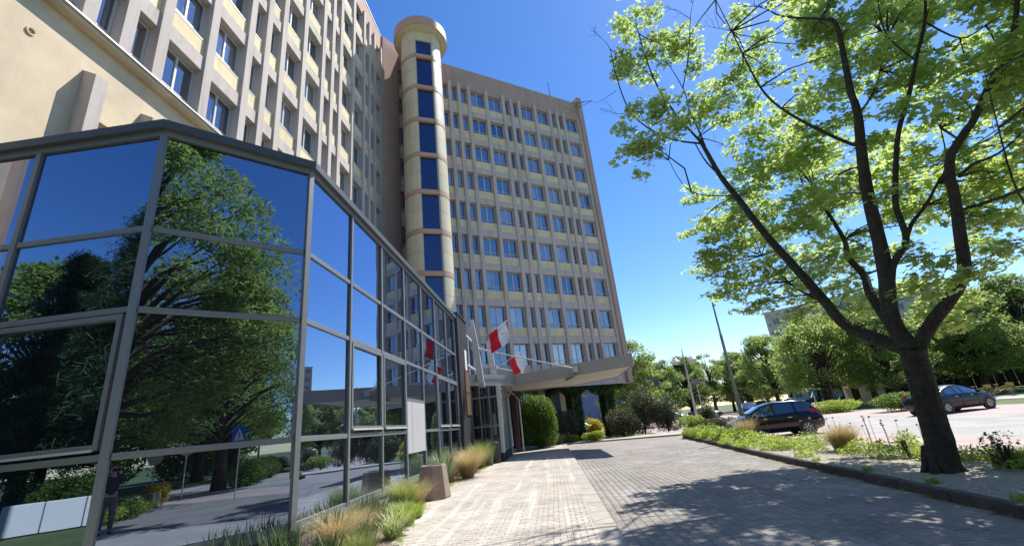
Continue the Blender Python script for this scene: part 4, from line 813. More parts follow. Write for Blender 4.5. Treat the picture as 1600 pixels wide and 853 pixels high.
def tree_proto(h, r, trunk_h, leafm, nleaf, lsize, seed, density=1.0, tpl=LEAF_Q, barkm='barkl', narrow=1.0, gaps=.3):
    g = np.random.default_rng(seed); random.seed(seed)
    mb = MB(); mb.tube([(0, 0, -.2, .035*h), (.05, 0, trunk_h*.5, .026*h), (.1, .1, trunk_h, .021*h), (0, .1, h*.6, .013*h), (.1, 0, h*.85, .004*h)], 8)
    cl = []; ch = h-trunk_h
    n = int(46*density)
    for i in range(n):
        a = g.uniform(0, 2*PI); t = g.uniform(0, 1); prof = math.sin(PI*min(1, .16+.80*t))**.6*(1-.25*t); rr = r*prof*g.uniform(.35, 1.05)**.6*narrow
        cl.append((rr*math.cos(a), rr*math.sin(a), trunk_h*.85+ch*t*.97, r*g.uniform(.10, .27)))
    V = []; F = []; nv = 0
    for c in cl:
        if g.random() < .75: mb.tube([(0, 0, max(trunk_h*.8, c[2]*.62), .010*h), (c[0]*.35+g.normal(0, .25), c[1]*.35+g.normal(0, .25), c[2]*.86, .005*h), (c[0]*.8, c[1]*.8, c[2]*.96, .002*h), (c[0], c[1], c[2], .001*h)], 5, cap=False)
        q = ball(g, int(nleaf/n), .15)*np.array([c[3]*1.15, c[3]*1.15, c[3]*.72])+np.array(c[:3])
        v, f = leaf_cloud(g, q, lsize, tpl, tilt=.8); V.append(v); F.append(f+nv); nv += len(v)
    return mb.mesh('trunk', M[barkm], True), (np.concatenate(V), np.concatenate(F), leafm)
def mk_tree_thing(proto, name, label, loc, s, rz, group=None, cat='tree', crown='crown'):
    r = thing(name, label, cat, loc, rz, group); r.scale = (s, s, s)
    inst('trunk', proto[0], r); o = inst(crown, proto[1], r); o['kind'] = 'stuff'; return r
def fin(p):
    V, F, lm = p[1]; V = np.asarray(V, np.float32)
    o = np_obj('crown', V, F, M[lm]); me = o.data; bpy.data.objects.remove(o); return (p[0], me)
PA = fin(tree_proto(11.5, 5.0, 2.8, 'leafA', 17000, .27, 1, 2.6)); PB = fin(tree_proto(12.5, 5.1, 2.4, 'leafB', 17000, .28, 2, 2.8)); PC = fin(tree_proto(11.0, 5.1, 2.7, 'leafC', 15500, .26, 3, 2.5))
PD = fin(tree_proto(12.5, 4.0, 3, 'leafA', 5200, .24, 4, .75))
HI = fin(tree_proto(18, 7.2, 4.6, 'leafA', 46000, .27, 5, 3.0, LEAF_S)); HJ = fin(tree_proto(13, 5.0, 3.2, 'leafA', 26000, .2, 6, 1.8, LEAF_S))
def conifer(seed):
    g = np.random.default_rng(seed); h = 13; V = []; F = []; nv = 0; mb = MB().tube([(0, 0, -.2, .25), (0, 0, h*.6, .13), (0, 0, h, .02)], 8)
    for i in range(150):
        t = g.uniform(0, 1)**.8; z = 1.0+(h-1.2)*t; L = (3.4*(1-t)**.8+.35)*g.uniform(.7, 1.1); a = g.uniform(0, 2*PI); m = 260
        u = g.uniform(.15, 1, m); P = np.stack([L*u*math.cos(a), L*u*math.sin(a), z-.35*L*u*u+.1*L*u], 1)
        P += g.normal(0, 1, (m, 3))*np.array([.22, .22, .16])*(.5+u[:, None]*.6); P[:, 2] -= g.uniform(0, .4, m)*u
        v, f = leaf_cloud(g, P, .34, LEAF_N, tilt=1.0); V.append(v); F.append(f+nv); nv += len(v)
        mb.tube([(0, 0, z, .04), (L*.8*math.cos(a), L*.8*math.sin(a), z-.2*L, .01)], 4, cap=False)
    return fin((mb.mesh('trunk', M['barkl'], True), (np.concatenate(V), np.concatenate(F), 'leafD')))
CF = conifer(9)
# trees in front of the camera
front = [(PA, 9.9, 56, .92, 'leafy tree rising just right of the far wing corner'), (PB, 14.6, 86, .95, 'dark green tree behind the first parked cars at left of the lot'),
 (PB, 20.5, 84, .85, 'rounded dark green tree left of the double headed lamp'), (PD, 27.5, 80, .88, 'airy thin crowned tree behind the double headed lamp'), (PB, 33, 80, .80, 'dense tree between the airy tree and the tall lamp post'),
 (PA, 33, 70, .98, 'tall mid green tree right behind the tall grey lamp post'), (PC, 34, 60, 1.02, 'bright green tree above the parked black hatchback'), (PC, 30.4, 52.2, .98, 'broad bright tree with a leaning trunk beside the path, left of the utility box'),
 (PA, 38.5, 58, 1.0, 'mid green tree behind the utility box'), (PB, 33.6, 47.7, .78, 'small tree with short trunk by the round hedge'), (PC, 42, 50, .92, 'bright tree just right of the big maple trunk'),
 (PA, 43.2, 48.9, .95, 'tree beside the yellow bicycles'), (PB, 52, 52, 1.0, 'dark green tree behind the bicycles at right edge'), (PC, 60, 58, 1.1, 'bright tree in the meadow, far right'), (PA, 58, 44, 1.0, 'tree at the far right picture edge')]
for i, (p, x, y, s, lab) in enumerate(front):
    mk_tree_thing(p, 'park_tree', lab, (x, y, -.1), s, i*1.3, 'park trees beyond the parking lot')
back = [(PB, 27, 92, .95), (PA, 35, 92, .9), (PB, 17, 98, 1.0), (PC, 38, 84, .85), (PB, 50, 68, .85), (PB, 56, 66, .8), (PB, 0, 118, 1.0), (PA, -12, 122, 1.1), (PB, 64, 60, .9), (PB, 70, 50, 1.0), (PB, 78, 42, 1.1), (PA, 90, 46, 1.2), (PB, 66, 38, .9), (PB, 22, 108, 1.1), (PA, 31, 104, 1.1), (PB, 40, 100, 1.0), (PC, 46, 92, 1.05), (PA, 52, 86, 1.05), (PB, 58, 80, 1.05), (PB, 64, 72, 1.1), (PA, 70, 66, 1.15), (PB, 78, 66, 1.2), (PC, 84, 56, 1.2), (PB, 12, 112, 1.1), (PA, 6, 100, 1.0), (PB, 48, 74, .9), (PA, 45, 64, .8)]
back.sort(key=lambda b_: math.atan2(b_[1], b_[2]))
ORD = 'first second third fourth fifth sixth seventh eighth ninth tenth eleventh twelfth thirteenth fourteenth fifteenth sixteenth seventeenth eighteenth nineteenth twentieth twenty-first twenty-second twenty-third twenty-fourth twenty-fifth twenty-sixth twenty-seventh twenty-eighth'.split()
for i, (p, x, y, s) in enumerate(back):
    mk_tree_thing(p, 'park_tree', ORD[i]+' tree from the left in the distant green belt beyond the parking lot', (x, y, -.1), s, i*2.1, 'green belt trees before the apartment block')
# ================================================================= shrubs
def shrub(name, label, loc, rx, ry, h, lm, n, size, seed, flat=1.0, box=False, tilt=1.0, cat='shrub', group=None, lumps=14, tpl=LEAF_Q, core=True):
    g = np.random.default_rng(seed); r = thing(name, label, cat, loc, 0, group)
    P = []
    cs = ball(g, lumps, .3)*np.array([rx*.55, ry*.55, h*.30])+np.array([0, 0, h*.5])
    for c in cs:
        k = int(n/lumps); s = g.uniform(.38, .55)
        P.append(ball(g, k, .75)*np.array([rx*s*1.1, ry*s*1.1, h*s*.85])+c)
    P = np.concatenate(P); P = P[(P[:, 2] > .02)];
    v, f = leaf_cloud(g, P, size, tpl, tilt=tilt); np_obj('foliage', v, f, M[lm], r, 'stuff')
    mb = MB()
    for i in range(6): mb.tube([(0, 0, -.1, .03), (g.uniform(-.3, .3)*rx, g.uniform(-.3, .3)*ry, h*.6, .012)], 5)
    mb.build('stems', M['barkl'], r)
    return r
shrub('boxwood', 'large rounded clipped boxwood right of the entrance canopy column', (-1.12, 33.1, 0), 1.6, 1.35, 3.35, 'box_leaf', 42000, .085, 11, tilt=1.2, lumps=40)
shrub('juniper', 'dark spiky juniper between the boxwood and the yellow bush', (.7, 38.6, 0), 1.5, 1.3, 2.4, 'yew', 9000, .13, 12, tpl=LEAF_S, tilt=1.5)
shrub('yellow_bush', 'bright yellow bush between two ivy columns', (3.05, 36.4, .1), .85, .7, 1.45, 'yel', 5000, .09, 13)
shrub('low_shrub', 'low fresh green shrub in front of the yellow bush', (2.95, 35.5, 0), .95, .5, .6, 'lime', 3000, .09, 14)
shrub('low_shrub', 'low yellow green cushion at the foot of the dark juniper', (1.2, 36.9, 0), .9, .5, .55, 'lime', 2500, .08, 114)
shrub('juniper', 'dark brownish juniper below the right ivy column', (5.4, 37.4, 0), 1.5, 1.1, 1.9, 'yew', 9000, .13, 15, tpl=LEAF_S, tilt=1.5)
shrub('juniper', 'tallest dark juniper at the right corner of the far wing', (7.3, 38.6, 0), 1.6, 1.2, 3.3, 'yew', 10000, .13, 16, tpl=LEAF_S, tilt=1.5)
shrub('juniper', 'broad dark juniper right of the building corner', (9.0, 38.0, 0), 1.5, 1.1, 2.6, 'yew', 9000, .13, 17, tpl=LEAF_S, tilt=1.5)
shrub('low_shrub', 'pale green low shrub right of the junipers', (10.4, 36.6, 0), 1.2, .8, 1.0, 'lime', 3000, .09, 18)
shrub('juniper', 'small dark juniper standing alone before the parked cars', (12.2, 38.0, 0), .9, .8, 1.6, 'yew', 5000, .12, 19, tpl=LEAF_S, tilt=1.5)
shrub('juniper', 'flat dark juniper hedge end near the road bend', (12.4, 36.2, 0), 2.4, .8, .65, 'yew', 5000, .12, 20, tpl=LEAF_S, tilt=1.5)
shrub('hedge', 'low rounded green hedge on the kerb island beside the maple trunk', (24.2, 33.6, -.1), 2.6, 1.5, 1.15, 'box_leaf', 9000, .12, 21, cat='hedge')
shrub('hedge', 'small low green hedge left on the far kerb island', (24.0, 41.5, -.1), 2.2, 1.6, .95, 'lime', 6000, .12, 22, cat='hedge')
for i in range(7):
    shrub('hedge', ORD[i]+' shrub from the near end of the mirrored hedge across the road', (15+i*2.4, -6.6-i*1.25, -.1), 1.7, 1.2, 1.3, 'yew' if i % 2 else 'box_leaf', 4000, .11, 30+i, cat='hedge', group='hedge across the road')
for i, (x, y) in enumerate(((5.7, -4.9), (4.3, -4.2), (3.0, -3.7), (1.6, -3.6), (6.6, -6.6))):
    shrub('low_shrub', ORD[i]+' low shrub along the rear bed edge behind the camera', (x, y, -.1), 1.2, 1.0, .55, 'box_leaf' if i % 2 else 'lime', 3000, .08, 40+i, group='low shrubs in the rear bed')
shrub('yellow_bush', 'yellow shrub beside the concrete planter, mirrored in the glass', (8.6, -6.4, -.1), .7, .6, .9, 'yel', 2500, .08, 46)
for i in range(5):
    shrub('hedge', ORD[i]+' dark shrub behind the white concrete blocks, counted from the far end', (-19.5+i*1.6, -6.0-i*.25, -.1), 1.4, 1.1, 1.7, 'box_leaf', 4500, .11, 50+i, cat='hedge', group='shrubs behind the concrete blocks')
# trees behind the photographer (seen in the mirror glass)
for i in range(12):
    shrub('hedge', ORD[i]+' tall shrub from the left in the thicket beyond the mirrored street', (-14+i*5.6, -24.5-i*.9+(3 if i > 8 else 0), -.1), 3.6, 2.2, 3.4, 'leafB' if i % 3 else 'leafA', 3200, .28, 130+i, cat='hedge', group='thicket beyond the mirrored street')
rear = [(PB, 45, -15, 1.1, 'left one of the trees closing the mirrored view beyond the parking'), (PA, 51, -5, 1.1, 'tree closing the mirrored view, behind the far hedge end'), (PB, 40, -26, 1.1, 'tree closing the mirrored view beyond the street bend'), (PA, 56, 6, 1.1, 'rightmost tree closing the mirrored view'), (PB, 33, -34, 1.2, 'tall tree beyond the far pavement of the street'), (PB, 22, -32, 1.1, 'tree beyond the street behind the round sign'), (PB, -2, -30, 1.1, 'tree beyond the street behind the rear bed'), (PB, 60, -16, 1.2, 'last tree in the mirrored distance'), (HI, 7.0, -8.4, 1.12, 'big dark leafy maple mirrored in the corner pane'), (HJ, 13.5, -7.2, .95, 'second leafy tree mirrored at right of the corner pane'), (HI, 1.5, -15, .85, 'tree behind the bed mirrored low in the glass'),
 (HJ, 24, -14, 1.0, 'tree behind the hedge across the road'), (HJ, 31, -10, .9, 'tree at the far end of the hedge'), (HI, 18, -20, .8, 'large tree beyond the street'), (PB, 29, -21, 1.2, 'tree beyond the street, far right in the mirror'), (PA, 37, -4, 1.1, 'tree beyond the parking lane, mirrored at the pane edge'), (PB, 10, -27, 1.2, 'dark tree far behind the street'),
 (PA, 40, 8, 1.1, 'tree beyond the bays, outside the picture at right'), (PB, -13, -26, .9, 'leafy tree behind the conifers'), (PB, -21, -24, 1.0, 'tree at the back of the lawn'), (PB, -30, -13, 1.2, 'tree far left in the mirror'), (PC, -25.5, -7.5, .62, 'small bright tree left of the conifers')]
for i, (p, x, y, s, lab) in enumerate(rear): mk_tree_thing(p, 'park_tree', lab, (x, y, -.1), s, i*1.7)
for x, y, s, lab in ((-18.6, -7.6, 1.15, 'tall dark conifer mirrored in the left panes'), (-22.2, -7.4, .95, 'shorter conifer left of the tall one'), (-14.6, -9.8, 1.05, 'conifer right of the tall one, half hidden')): mk_tree_thing(CF, 'conifer_tree', lab, (x, y, -.1), s, x, 'conifers behind the concrete blocks')
# ivy on the far columns
for t, sd in ((-5.6, 61), (-1.85, 62)):
    c = E0+BD*t+BN*-1.75; g = np.random.default_rng(sd); r = thing('ivy', ('ivy wrapped round the middle column under the far wing' if t < -4 else 'ivy wrapped round the right column under the far wing'), 'ivy', c)
    n = 9000; a = g.uniform(0, 2*PI, n); rr = .62+g.normal(0, .06, n); z = g.uniform(0, 4.35, n); rr += .35*np.maximum(0, z-3.6)
    P = np.stack([rr*np.cos(a), rr*np.sin(a), z], 1); v, f = leaf_cloud(g, P, .13, LEAF_Q, tilt=1.4); np_obj('foliage', v, f, M['ivy'], r, 'stuff')
c = E0+BD*-3.7+BN*-.6; g = np.random.default_rng(63); r = thing('ivy', 'ivy hanging along the soffit edge between the columns', 'ivy', c)
u = g.uniform(-4.6, 3.0, 14000); P = np.array(BD)[None]*u[:, None]+np.array(BN)[None]*g.uniform(-1.2, .25, 14000)[:, None]; P[:, 2] = 4.33-g.uniform(0, 1, 14000)**2*(.55+.3*np.sin(u*2.1))
v, f = leaf_cloud(g, P, .13, LEAF_Q, tilt=1.3); np_obj('foliage', v, f, M['ivy'], r, 'stuff')
# ================================================================= grasses and bed plants
def tuft(name, label, loc, n, h, wd, spread, curl, m, r0, seed, cat='ornamental grass', group=None):
    g = np.random.default_rng(seed); d = ball(g, n)*np.array([r0, r0, 0]); d[:, 2] = 0
    v, f = blades(g, d, h, wd, spread, curl); r = thing(name, label, cat, loc, 0, group)
    np_obj('blades', v, f, M[m], r, 'stuff'); return r
tuft('feather_grass', 'straw coloured feather grass tuft at the picture bottom, before the glass', (-3.62, 7.75, 0), 1300, .66, .006, .75, .9, 'stipa', .16, 1)
tuft('feather_grass', 'second straw tuft just behind the first one', (-3.95, 8.9, 0), 800, .55, .006, .8, .9, 'stipa', .14, 2)
tuft('feather_grass', 'green and tan feather grass tuft left of the octagonal planter', (-3.55, 10.75, 0), 1500, .80, .006, .45, .8, 'stipag', .16, 3)
tuft('feather_grass', 'small tan tuft against the concrete planter', (-3.45, 11.5, 0), 700, .70, .006, .5, .9, 'stipa', .12, 4)
tuft('feather_grass', 'wide tan feather grass right of the yucca', (-3.35, 17.6, 0), 1500, 1.05, .009, .7, .9, 'stipa', .22, 5)
tuft('feather_grass', 'tan feather grass tuft further along the wall', (-3.55, 19.6, 0), 1200, 1.0, .009, .6, .9, 'stipa', .2, 6)
tuft('feather_grass', 'green tan grass at the foot of the brick pier', (-3.55, 21.6, 0), 1200, 1.15, .011, .5, .8, 'stipag', .25, 7)
tuft('yucca', 'grey green yucca with stiff leaves behind the planter', (-3.72, 15.6, 0), 130, .98, .05, .62, .25, 'yucca', .08, 8, 'yucca')
tuft('yucca', 'smaller yucca against the glass wall', (-3.95, 14.4, 0), 70, .72, .045, .6, .25, 'yucca', .06, 108, 'yucca')
tuft('iris_plant', 'clump of dark sword shaped leaves at the bottom left', (-4.75, 7.55-.9, 0), 90, .62, .03, .28, .3, 'iris', .3, 9, 'iris')
tuft('iris_plant', 'clump of sword leaves before the corner post', (-4.05, 6.85, 0), 120, .60, .03, .30, .3, 'iris', .3, 10, 'iris')
tuft('iris_plant', 'clump of sword leaves left of the straw tuft', (-3.9, 8.1, 0), 110, .62, .028, .26, .3, 'iris', .25, 11, 'iris')
tuft('iris_plant', 'clump of sword leaves beside the plinth', (-3.85, 9.4, 0), 130, .62, .028, .26, .3, 'iris', .25, 12, 'iris')
tuft('iris_plant', 'clump of sword leaves low at the picture bottom edge', (-3.3, 6.6, 0), 80, .5, .028, .35, .4, 'iris', .22, 13, 'iris')
tuft('variegated_plant', 'cream and green striped blades on the paving edge', (-3.02, 8.55, 0), 170, .48, .022, .7, .8, 'varieg', .16, 14, 'striped sedge')
tuft('variegated_plant', 'yellow green blades between iris and feather grass', (-3.15, 9.6, 0), 220, .42, .018, .75, .9, 'lime', .2, 15, 'sedge')
tuft('iris_plant', 'green blades behind the further feather grass by the pier', (-3.3, 22.4, 0), 160, 1.05, .035, .35, .3, 'yucca', .3, 16, 'iris')
for i, (x, y, m_, h_, nm, ct) in enumerate(((-3.15, 7.55, 'iris', .5, 'iris_plant', 'iris'), (-3.0, 7.0, 'stipag', .45, 'feather_grass', 'ornamental grass'), (-3.4, 10.0, 'varieg', .4, 'variegated_plant', 'striped sedge'), (-3.75, 10.1, 'iris', .55, 'iris_plant', 'iris'), (-3.2, 10.3, 'lime', .3, 'variegated_plant', 'sedge'), (-3.85, 11.9, 'stipag', .5, 'feather_grass', 'ornamental grass'), (-3.6, 8.5, 'stipa', .5, 'feather_grass', 'ornamental grass'), (-3.9, 16.8, 'stipa', .8, 'feather_grass', 'ornamental grass'), (-3.8, 20.6, 'stipag', .9, 'feather_grass', 'ornamental grass'), (-3.55, 18.7, 'stipag', .8, 'feather_grass', 'ornamental grass'))):
    lab_ = ['low sword leaves at the outer edge of the bed, lowest in the picture', 'green gold tuft at the bottom picture edge by the paving', 'small striped sedge just before the green and tan tuft', 'sword leaves against the plinth behind the sedge', 'flat lime sedge spilling onto the paving', 'thin green tuft behind the concrete planter', 'small straw tuft between the two front straw tufts', 'straw tuft against the glass left of the yucca', 'green tuft just before the brick pier', 'green gold tuft between the two tan tufts'][i]
    tuft(nm, lab_, (x, y, 0), 130 if m_ == 'iris' else 800, h_, .026 if m_ == 'iris' else (.016 if m_ in ('varieg', 'lime') else .006), .5, .7, m_, .2, 200+i, ct)
def cover(name, label, pts, n, h, seed, m='lime', cat='ground cover', size=.07):
    g = np.random.default_rng(seed); P = []
    for x, y, rx, ry, hh in pts:
        k = int(n*rx*ry); q = ball(g, k)*np.array([rx, ry, 1]); lump = .55+.45*np.sin(q[:, 0]*5+x)*np.cos(q[:, 1]*4+y)
        q[:, 2] = np.abs(q[:, 2])*hh*(.45+.6*lump)+.03; P.append(q+np.array([x, y, .04]))
    P = np.concatenate(P); v, f = leaf_cloud(g, P, size, LEAF_S, tilt=.9); o = np_obj(name, v, f, M[m], None, 'stuff'); tag(o, label, cat); return o
cover('ground_cover', 'lush lime green ground cover at the far end of the kerb island', [(7.9, 28.3, .45, .9, .62), (8.0, 26.5, .6, 1.3, .68), (8.0, 24.4, .8, 1.4, .68), (7.9, 22.4, .85, 1.3, .6), (7.8, 20.6, .8, 1.2, .5)], 2000, .7, 71, size=.13)
cover('ground_cover', 'patchy yellow green ground cover in the middle of the gravel strip', [(7.7, 18.8, .8, .9, .45), (7.7, 17.2, .8, .9, .38), (7.5, 15.7, .75, .7, .36), (7.3, 14.4, .45, .5, .32), (7.8, 12.9, .6, .6, .38), (7.6, 11.7, .5, .5, .36), (7.9, 10.6, .45, .5, .34), (6.75, 17.6, .3, .9, .22), (6.9, 19.8, .3, .8, .28), (7.0, 15.9, .35, .6, .25), (8.3, 10.2, .5, .6, .3), (8.0, 8.6, .6, .5, .28), (6.6, 13.4, .25, .4, .18), (8.5, 12, .4, .8, .4), (8.5, 16.5, .4, .9, .45)], 1500, .4, 72, size=.09)
tuft('grass_clump', 'bright green grass clump right of the maple trunk', (8.15, 9.2, .045), 1300, .30, .012, .5, .6, 'lime', .42, 73)
tuft('grass_clump', 'bright green grass clump at the right picture edge', (7.95, 8.0, .045), 1200, .30, .012, .5, .6, 'lime', .40, 74)
tuft('grass_clump', 'low green grass clump left of the maple trunk', (7.9, 10.9, .045), 700, .26, .01, .5, .6, 'lime', .3, 75)
tuft('feather_grass', 'straw feather grass tuft in the gravel strip behind the kerb', (7.95, 13.9, .045), 1800, .72, .008, .55, .8, 'stipa', .25, 76)
tuft('feather_grass', 'brownish feather grass tuft in front of the parked black hatchback', (8.3, 21.3, .045), 1000, .95, .010, .45, .8, 'stipa', .2, 77)
tuft('feather_grass', 'straw tuft at the foot of the clipped boxwood', (.35, 36.3, 0), 900, .8, .012, .6, .8, 'stipa', .3, 78)
random.seed(3)
al = None
spots = [(8.15, 16.2), (8.3, 15.9), (8.35, 15.4), (8.0, 15.3), (8.5, 14.3), (8.3, 13.9), (8.45, 13.5), (8.25, 13.2), (8.5, 12.9), (8.35, 12.7), (8.2, 11.7), (8.3, 11.5), (8.05, 13.0), (8.2, 12.5), (8.35, 13.1), (8.0, 12.2), (8.3, 12.1), (8.55, 13.7), (8.1, 14.6), (8.4, 14.8), (8.0, 14.4), (8.35, 19.2), (8.2, 19.6), (8.5, 20.2), (8.3, 22.6), (8.5, 22.9), (8.2, 23.3), (8.6, 23.6), (8.4, 24.0), (8.3, 24.5), (8.55, 24.8)]
ORD += 'twenty-ninth thirtieth thirty-first thirty-second thirty-third thirty-fourth thirty-fifth'.split()
spots.sort(key=lambda q_: math.atan2(q_[0], q_[1]))
AL = {q_: ORD[k_]+' thin stalk with pinkish seed head, counted from the left along the gravel strip' for k_, q_ in enumerate(spots)}
def alab(x, y): return AL[(x, y)]
for i, (x, y) in enumerate(spots):
    if al is None:
        al = thing('allium', alab(x, y), 'flower', (x, y, .045), 0, 'allium stalks along the kerb island')
        MB().tube([(0, 0, 0, .005), (.02, 0, .4, .005), (.01, .02, .72, .004)], 5).build('stalk', M['stalk'], al)
        hb_ = bmesh.new(); bmesh.ops.create_icosphere(hb_, subdivisions=2, radius=.028)
        for v_ in hb_.verts: v_.co *= random.uniform(.75, 1.15); v_.co.z = v_.co.z*.8+.73
        me = bpy.data.meshes.new('flower_head'); hb_.to_mesh(me); me.materials.append(M['flowers']); inst('flower_head', me, al)
    else:
        d_ = dup(al, (x, y, .045), random.uniform(0, 6), alab(x, y), al['group']); s = random.uniform(.75, 1.2) if y < 20 else 1.25; d_.scale = (s, s, s)
for (x, y, sd, lab) in ((7.85, 11.4, 81, 'spindly grey green shrub just left of the maple trunk'), (7.75, 9.05, 82, 'spindly flowering shrub just right of the maple trunk')):
    shrub('sedum_plant', lab, (x, y, .045), .32, .3, .62, 'yew' if sd == 82 else 'lime', 500, .05, sd, lumps=8)
g = np.random.default_rng(91); n_ = 5200; yy_ = g.uniform(5, 20, n_); xk = np.interp(yy_, [k[0] for k in KERB], [k[1] for k in KERB]); P_ = np.stack([xk+.2+g.uniform(0, 1, n_)**1.3*2.1, yy_, np.full(n_, .048)], 1)
T_ = np.array([(-1, -.6, 0), (1, -.7, 0), (.9, .8, 0), (-.8, .9, 0), (-.3, -.2, .75), (.4, .3, .7)]); F_ = np.array([(0, 1, 4), (1, 5, 4), (1, 2, 5), (2, 3, 5), (3, 4, 5), (3, 0, 4)])
v, f = leaf_cloud(g, P_, .012, (T_, F_), tilt=.15, svar=.6); np_obj('loose_stones', v, f, M['slab'], isl, 'stuff')
g = np.random.default_rng(92)
for k in range(7):
    yk = (6.8, 8.4, 10.2, 12.4, 16.1, 18.3, 19.9)[k]; x_ = lerp_tab(KERB, yk)+.28
    tuft('weed', ORD[k]+' small weed from the near end growing along the inner kerb edge', (x_, yk, .045), 90, .11, .012, .9, .5, 'lime', .1, 300+k, 'weed', 'weeds along the kerb')
g = np.random.default_rng(95); n_ = 420; yy_ = g.uniform(6, 24, n_); xk = np.interp(yy_, [k[0] for k in KERB], [k[1] for k in KERB]); P_ = np.stack([xk-.03-np.abs(g.normal(0, .05, n_)), yy_+.15*np.sin(yy_*9), np.full(n_, -.08)], 1)
v, f = blades(g, P_, .05, .008, .9, .5, 2); np_obj('joint_weeds', v, f, M['lime'], rdbase, 'stuff')
g = np.random.default_rng(96); n_ = 900; yy_ = g.uniform(6, 23, n_); xb = np.interp(yy_, [k[0] for k in BED], [k[1] for k in BED]); P_ = np.stack([xb+.02+np.abs(g.normal(0, .09, n_)), yy_+.2*np.sin(yy_*5), np.zeros(n_)], 1)
v, f = blades(g, P_, .07, .009, .9, .5, 2); np_obj('edge_weeds', v, f, M['lime'], swbase, 'stuff')
g = np.random.default_rng(97); n_ = 260; P_ = np.stack([g.uniform(-2.6, 6.5, n_), g.uniform(5.8, 16, n_), np.zeros(n_)], 1); P_[:, 2] = np.where(P_[:, 0] > .8, -.066, .006)
v, f = leaf_cloud(g, P_, .035, LEAF_S, tilt=.25, svar=.6); np_obj('fallen_leaves', v, f, M['stalk'], swbase, 'stuff')
# ================================================================= planter
pl = MB(); n8 = 8; prof = [(.44, 0), (.455, .04), (.36, .80), (.35, .84), (.29, .845), (.28, .78), (.0, .70)]
pl.lathe(prof, (0, 0, 0), 8, math.radians(12), math.radians(372)); pob = pl.build('concrete_planter', M['planter'], None, bevel=.012); pob.location = (-3.42, 12.95, 0); tag(pob, 'octagonal exposed aggregate planter standing on the pavement before the glass wall', 'planter')
pl2 = pob.copy(); COL.objects.link(pl2); pl2.location = (7.7, -5.7, -.09); pl2['label'] = 'grey concrete planter beside the rear bed, mirrored in the corner pane'; pl2.scale = (.62, .62, .68)
# white concrete blocks behind (mirrored)
blk = MB().add([(-.5, -.32, 0), (.5, -.32, 0), (.5, .32, 0), (-.5, .32, 0), (-.5, -.14, .95), (.5, -.14, .95), (.5, .14, .95), (-.5, .14, .95)], [(3, 2, 1, 0), (4, 5, 6, 7), (0, 1, 5, 4), (1, 2, 6, 5), (2, 3, 7, 6), (3, 0, 4, 7)]).mesh('concrete_block', M['white'])
for i, (x, y) in enumerate(((-17.9, -3.5), (-17.1, -4.15), (-16.3, -4.8))):
    o = inst('concrete_block', blk, None, Matrix.Translation((x, y, -.1)) @ Matrix.Rotation(math.atan2(-.65, .8), 4, 'Z')); o.modifiers.new('bevel', 'BEVEL').width = .02
    tag(o, ('left', 'middle', 'right')[i]+' one of three white wedge shaped concrete blocks in a row', 'concrete block', 'white concrete blocks')
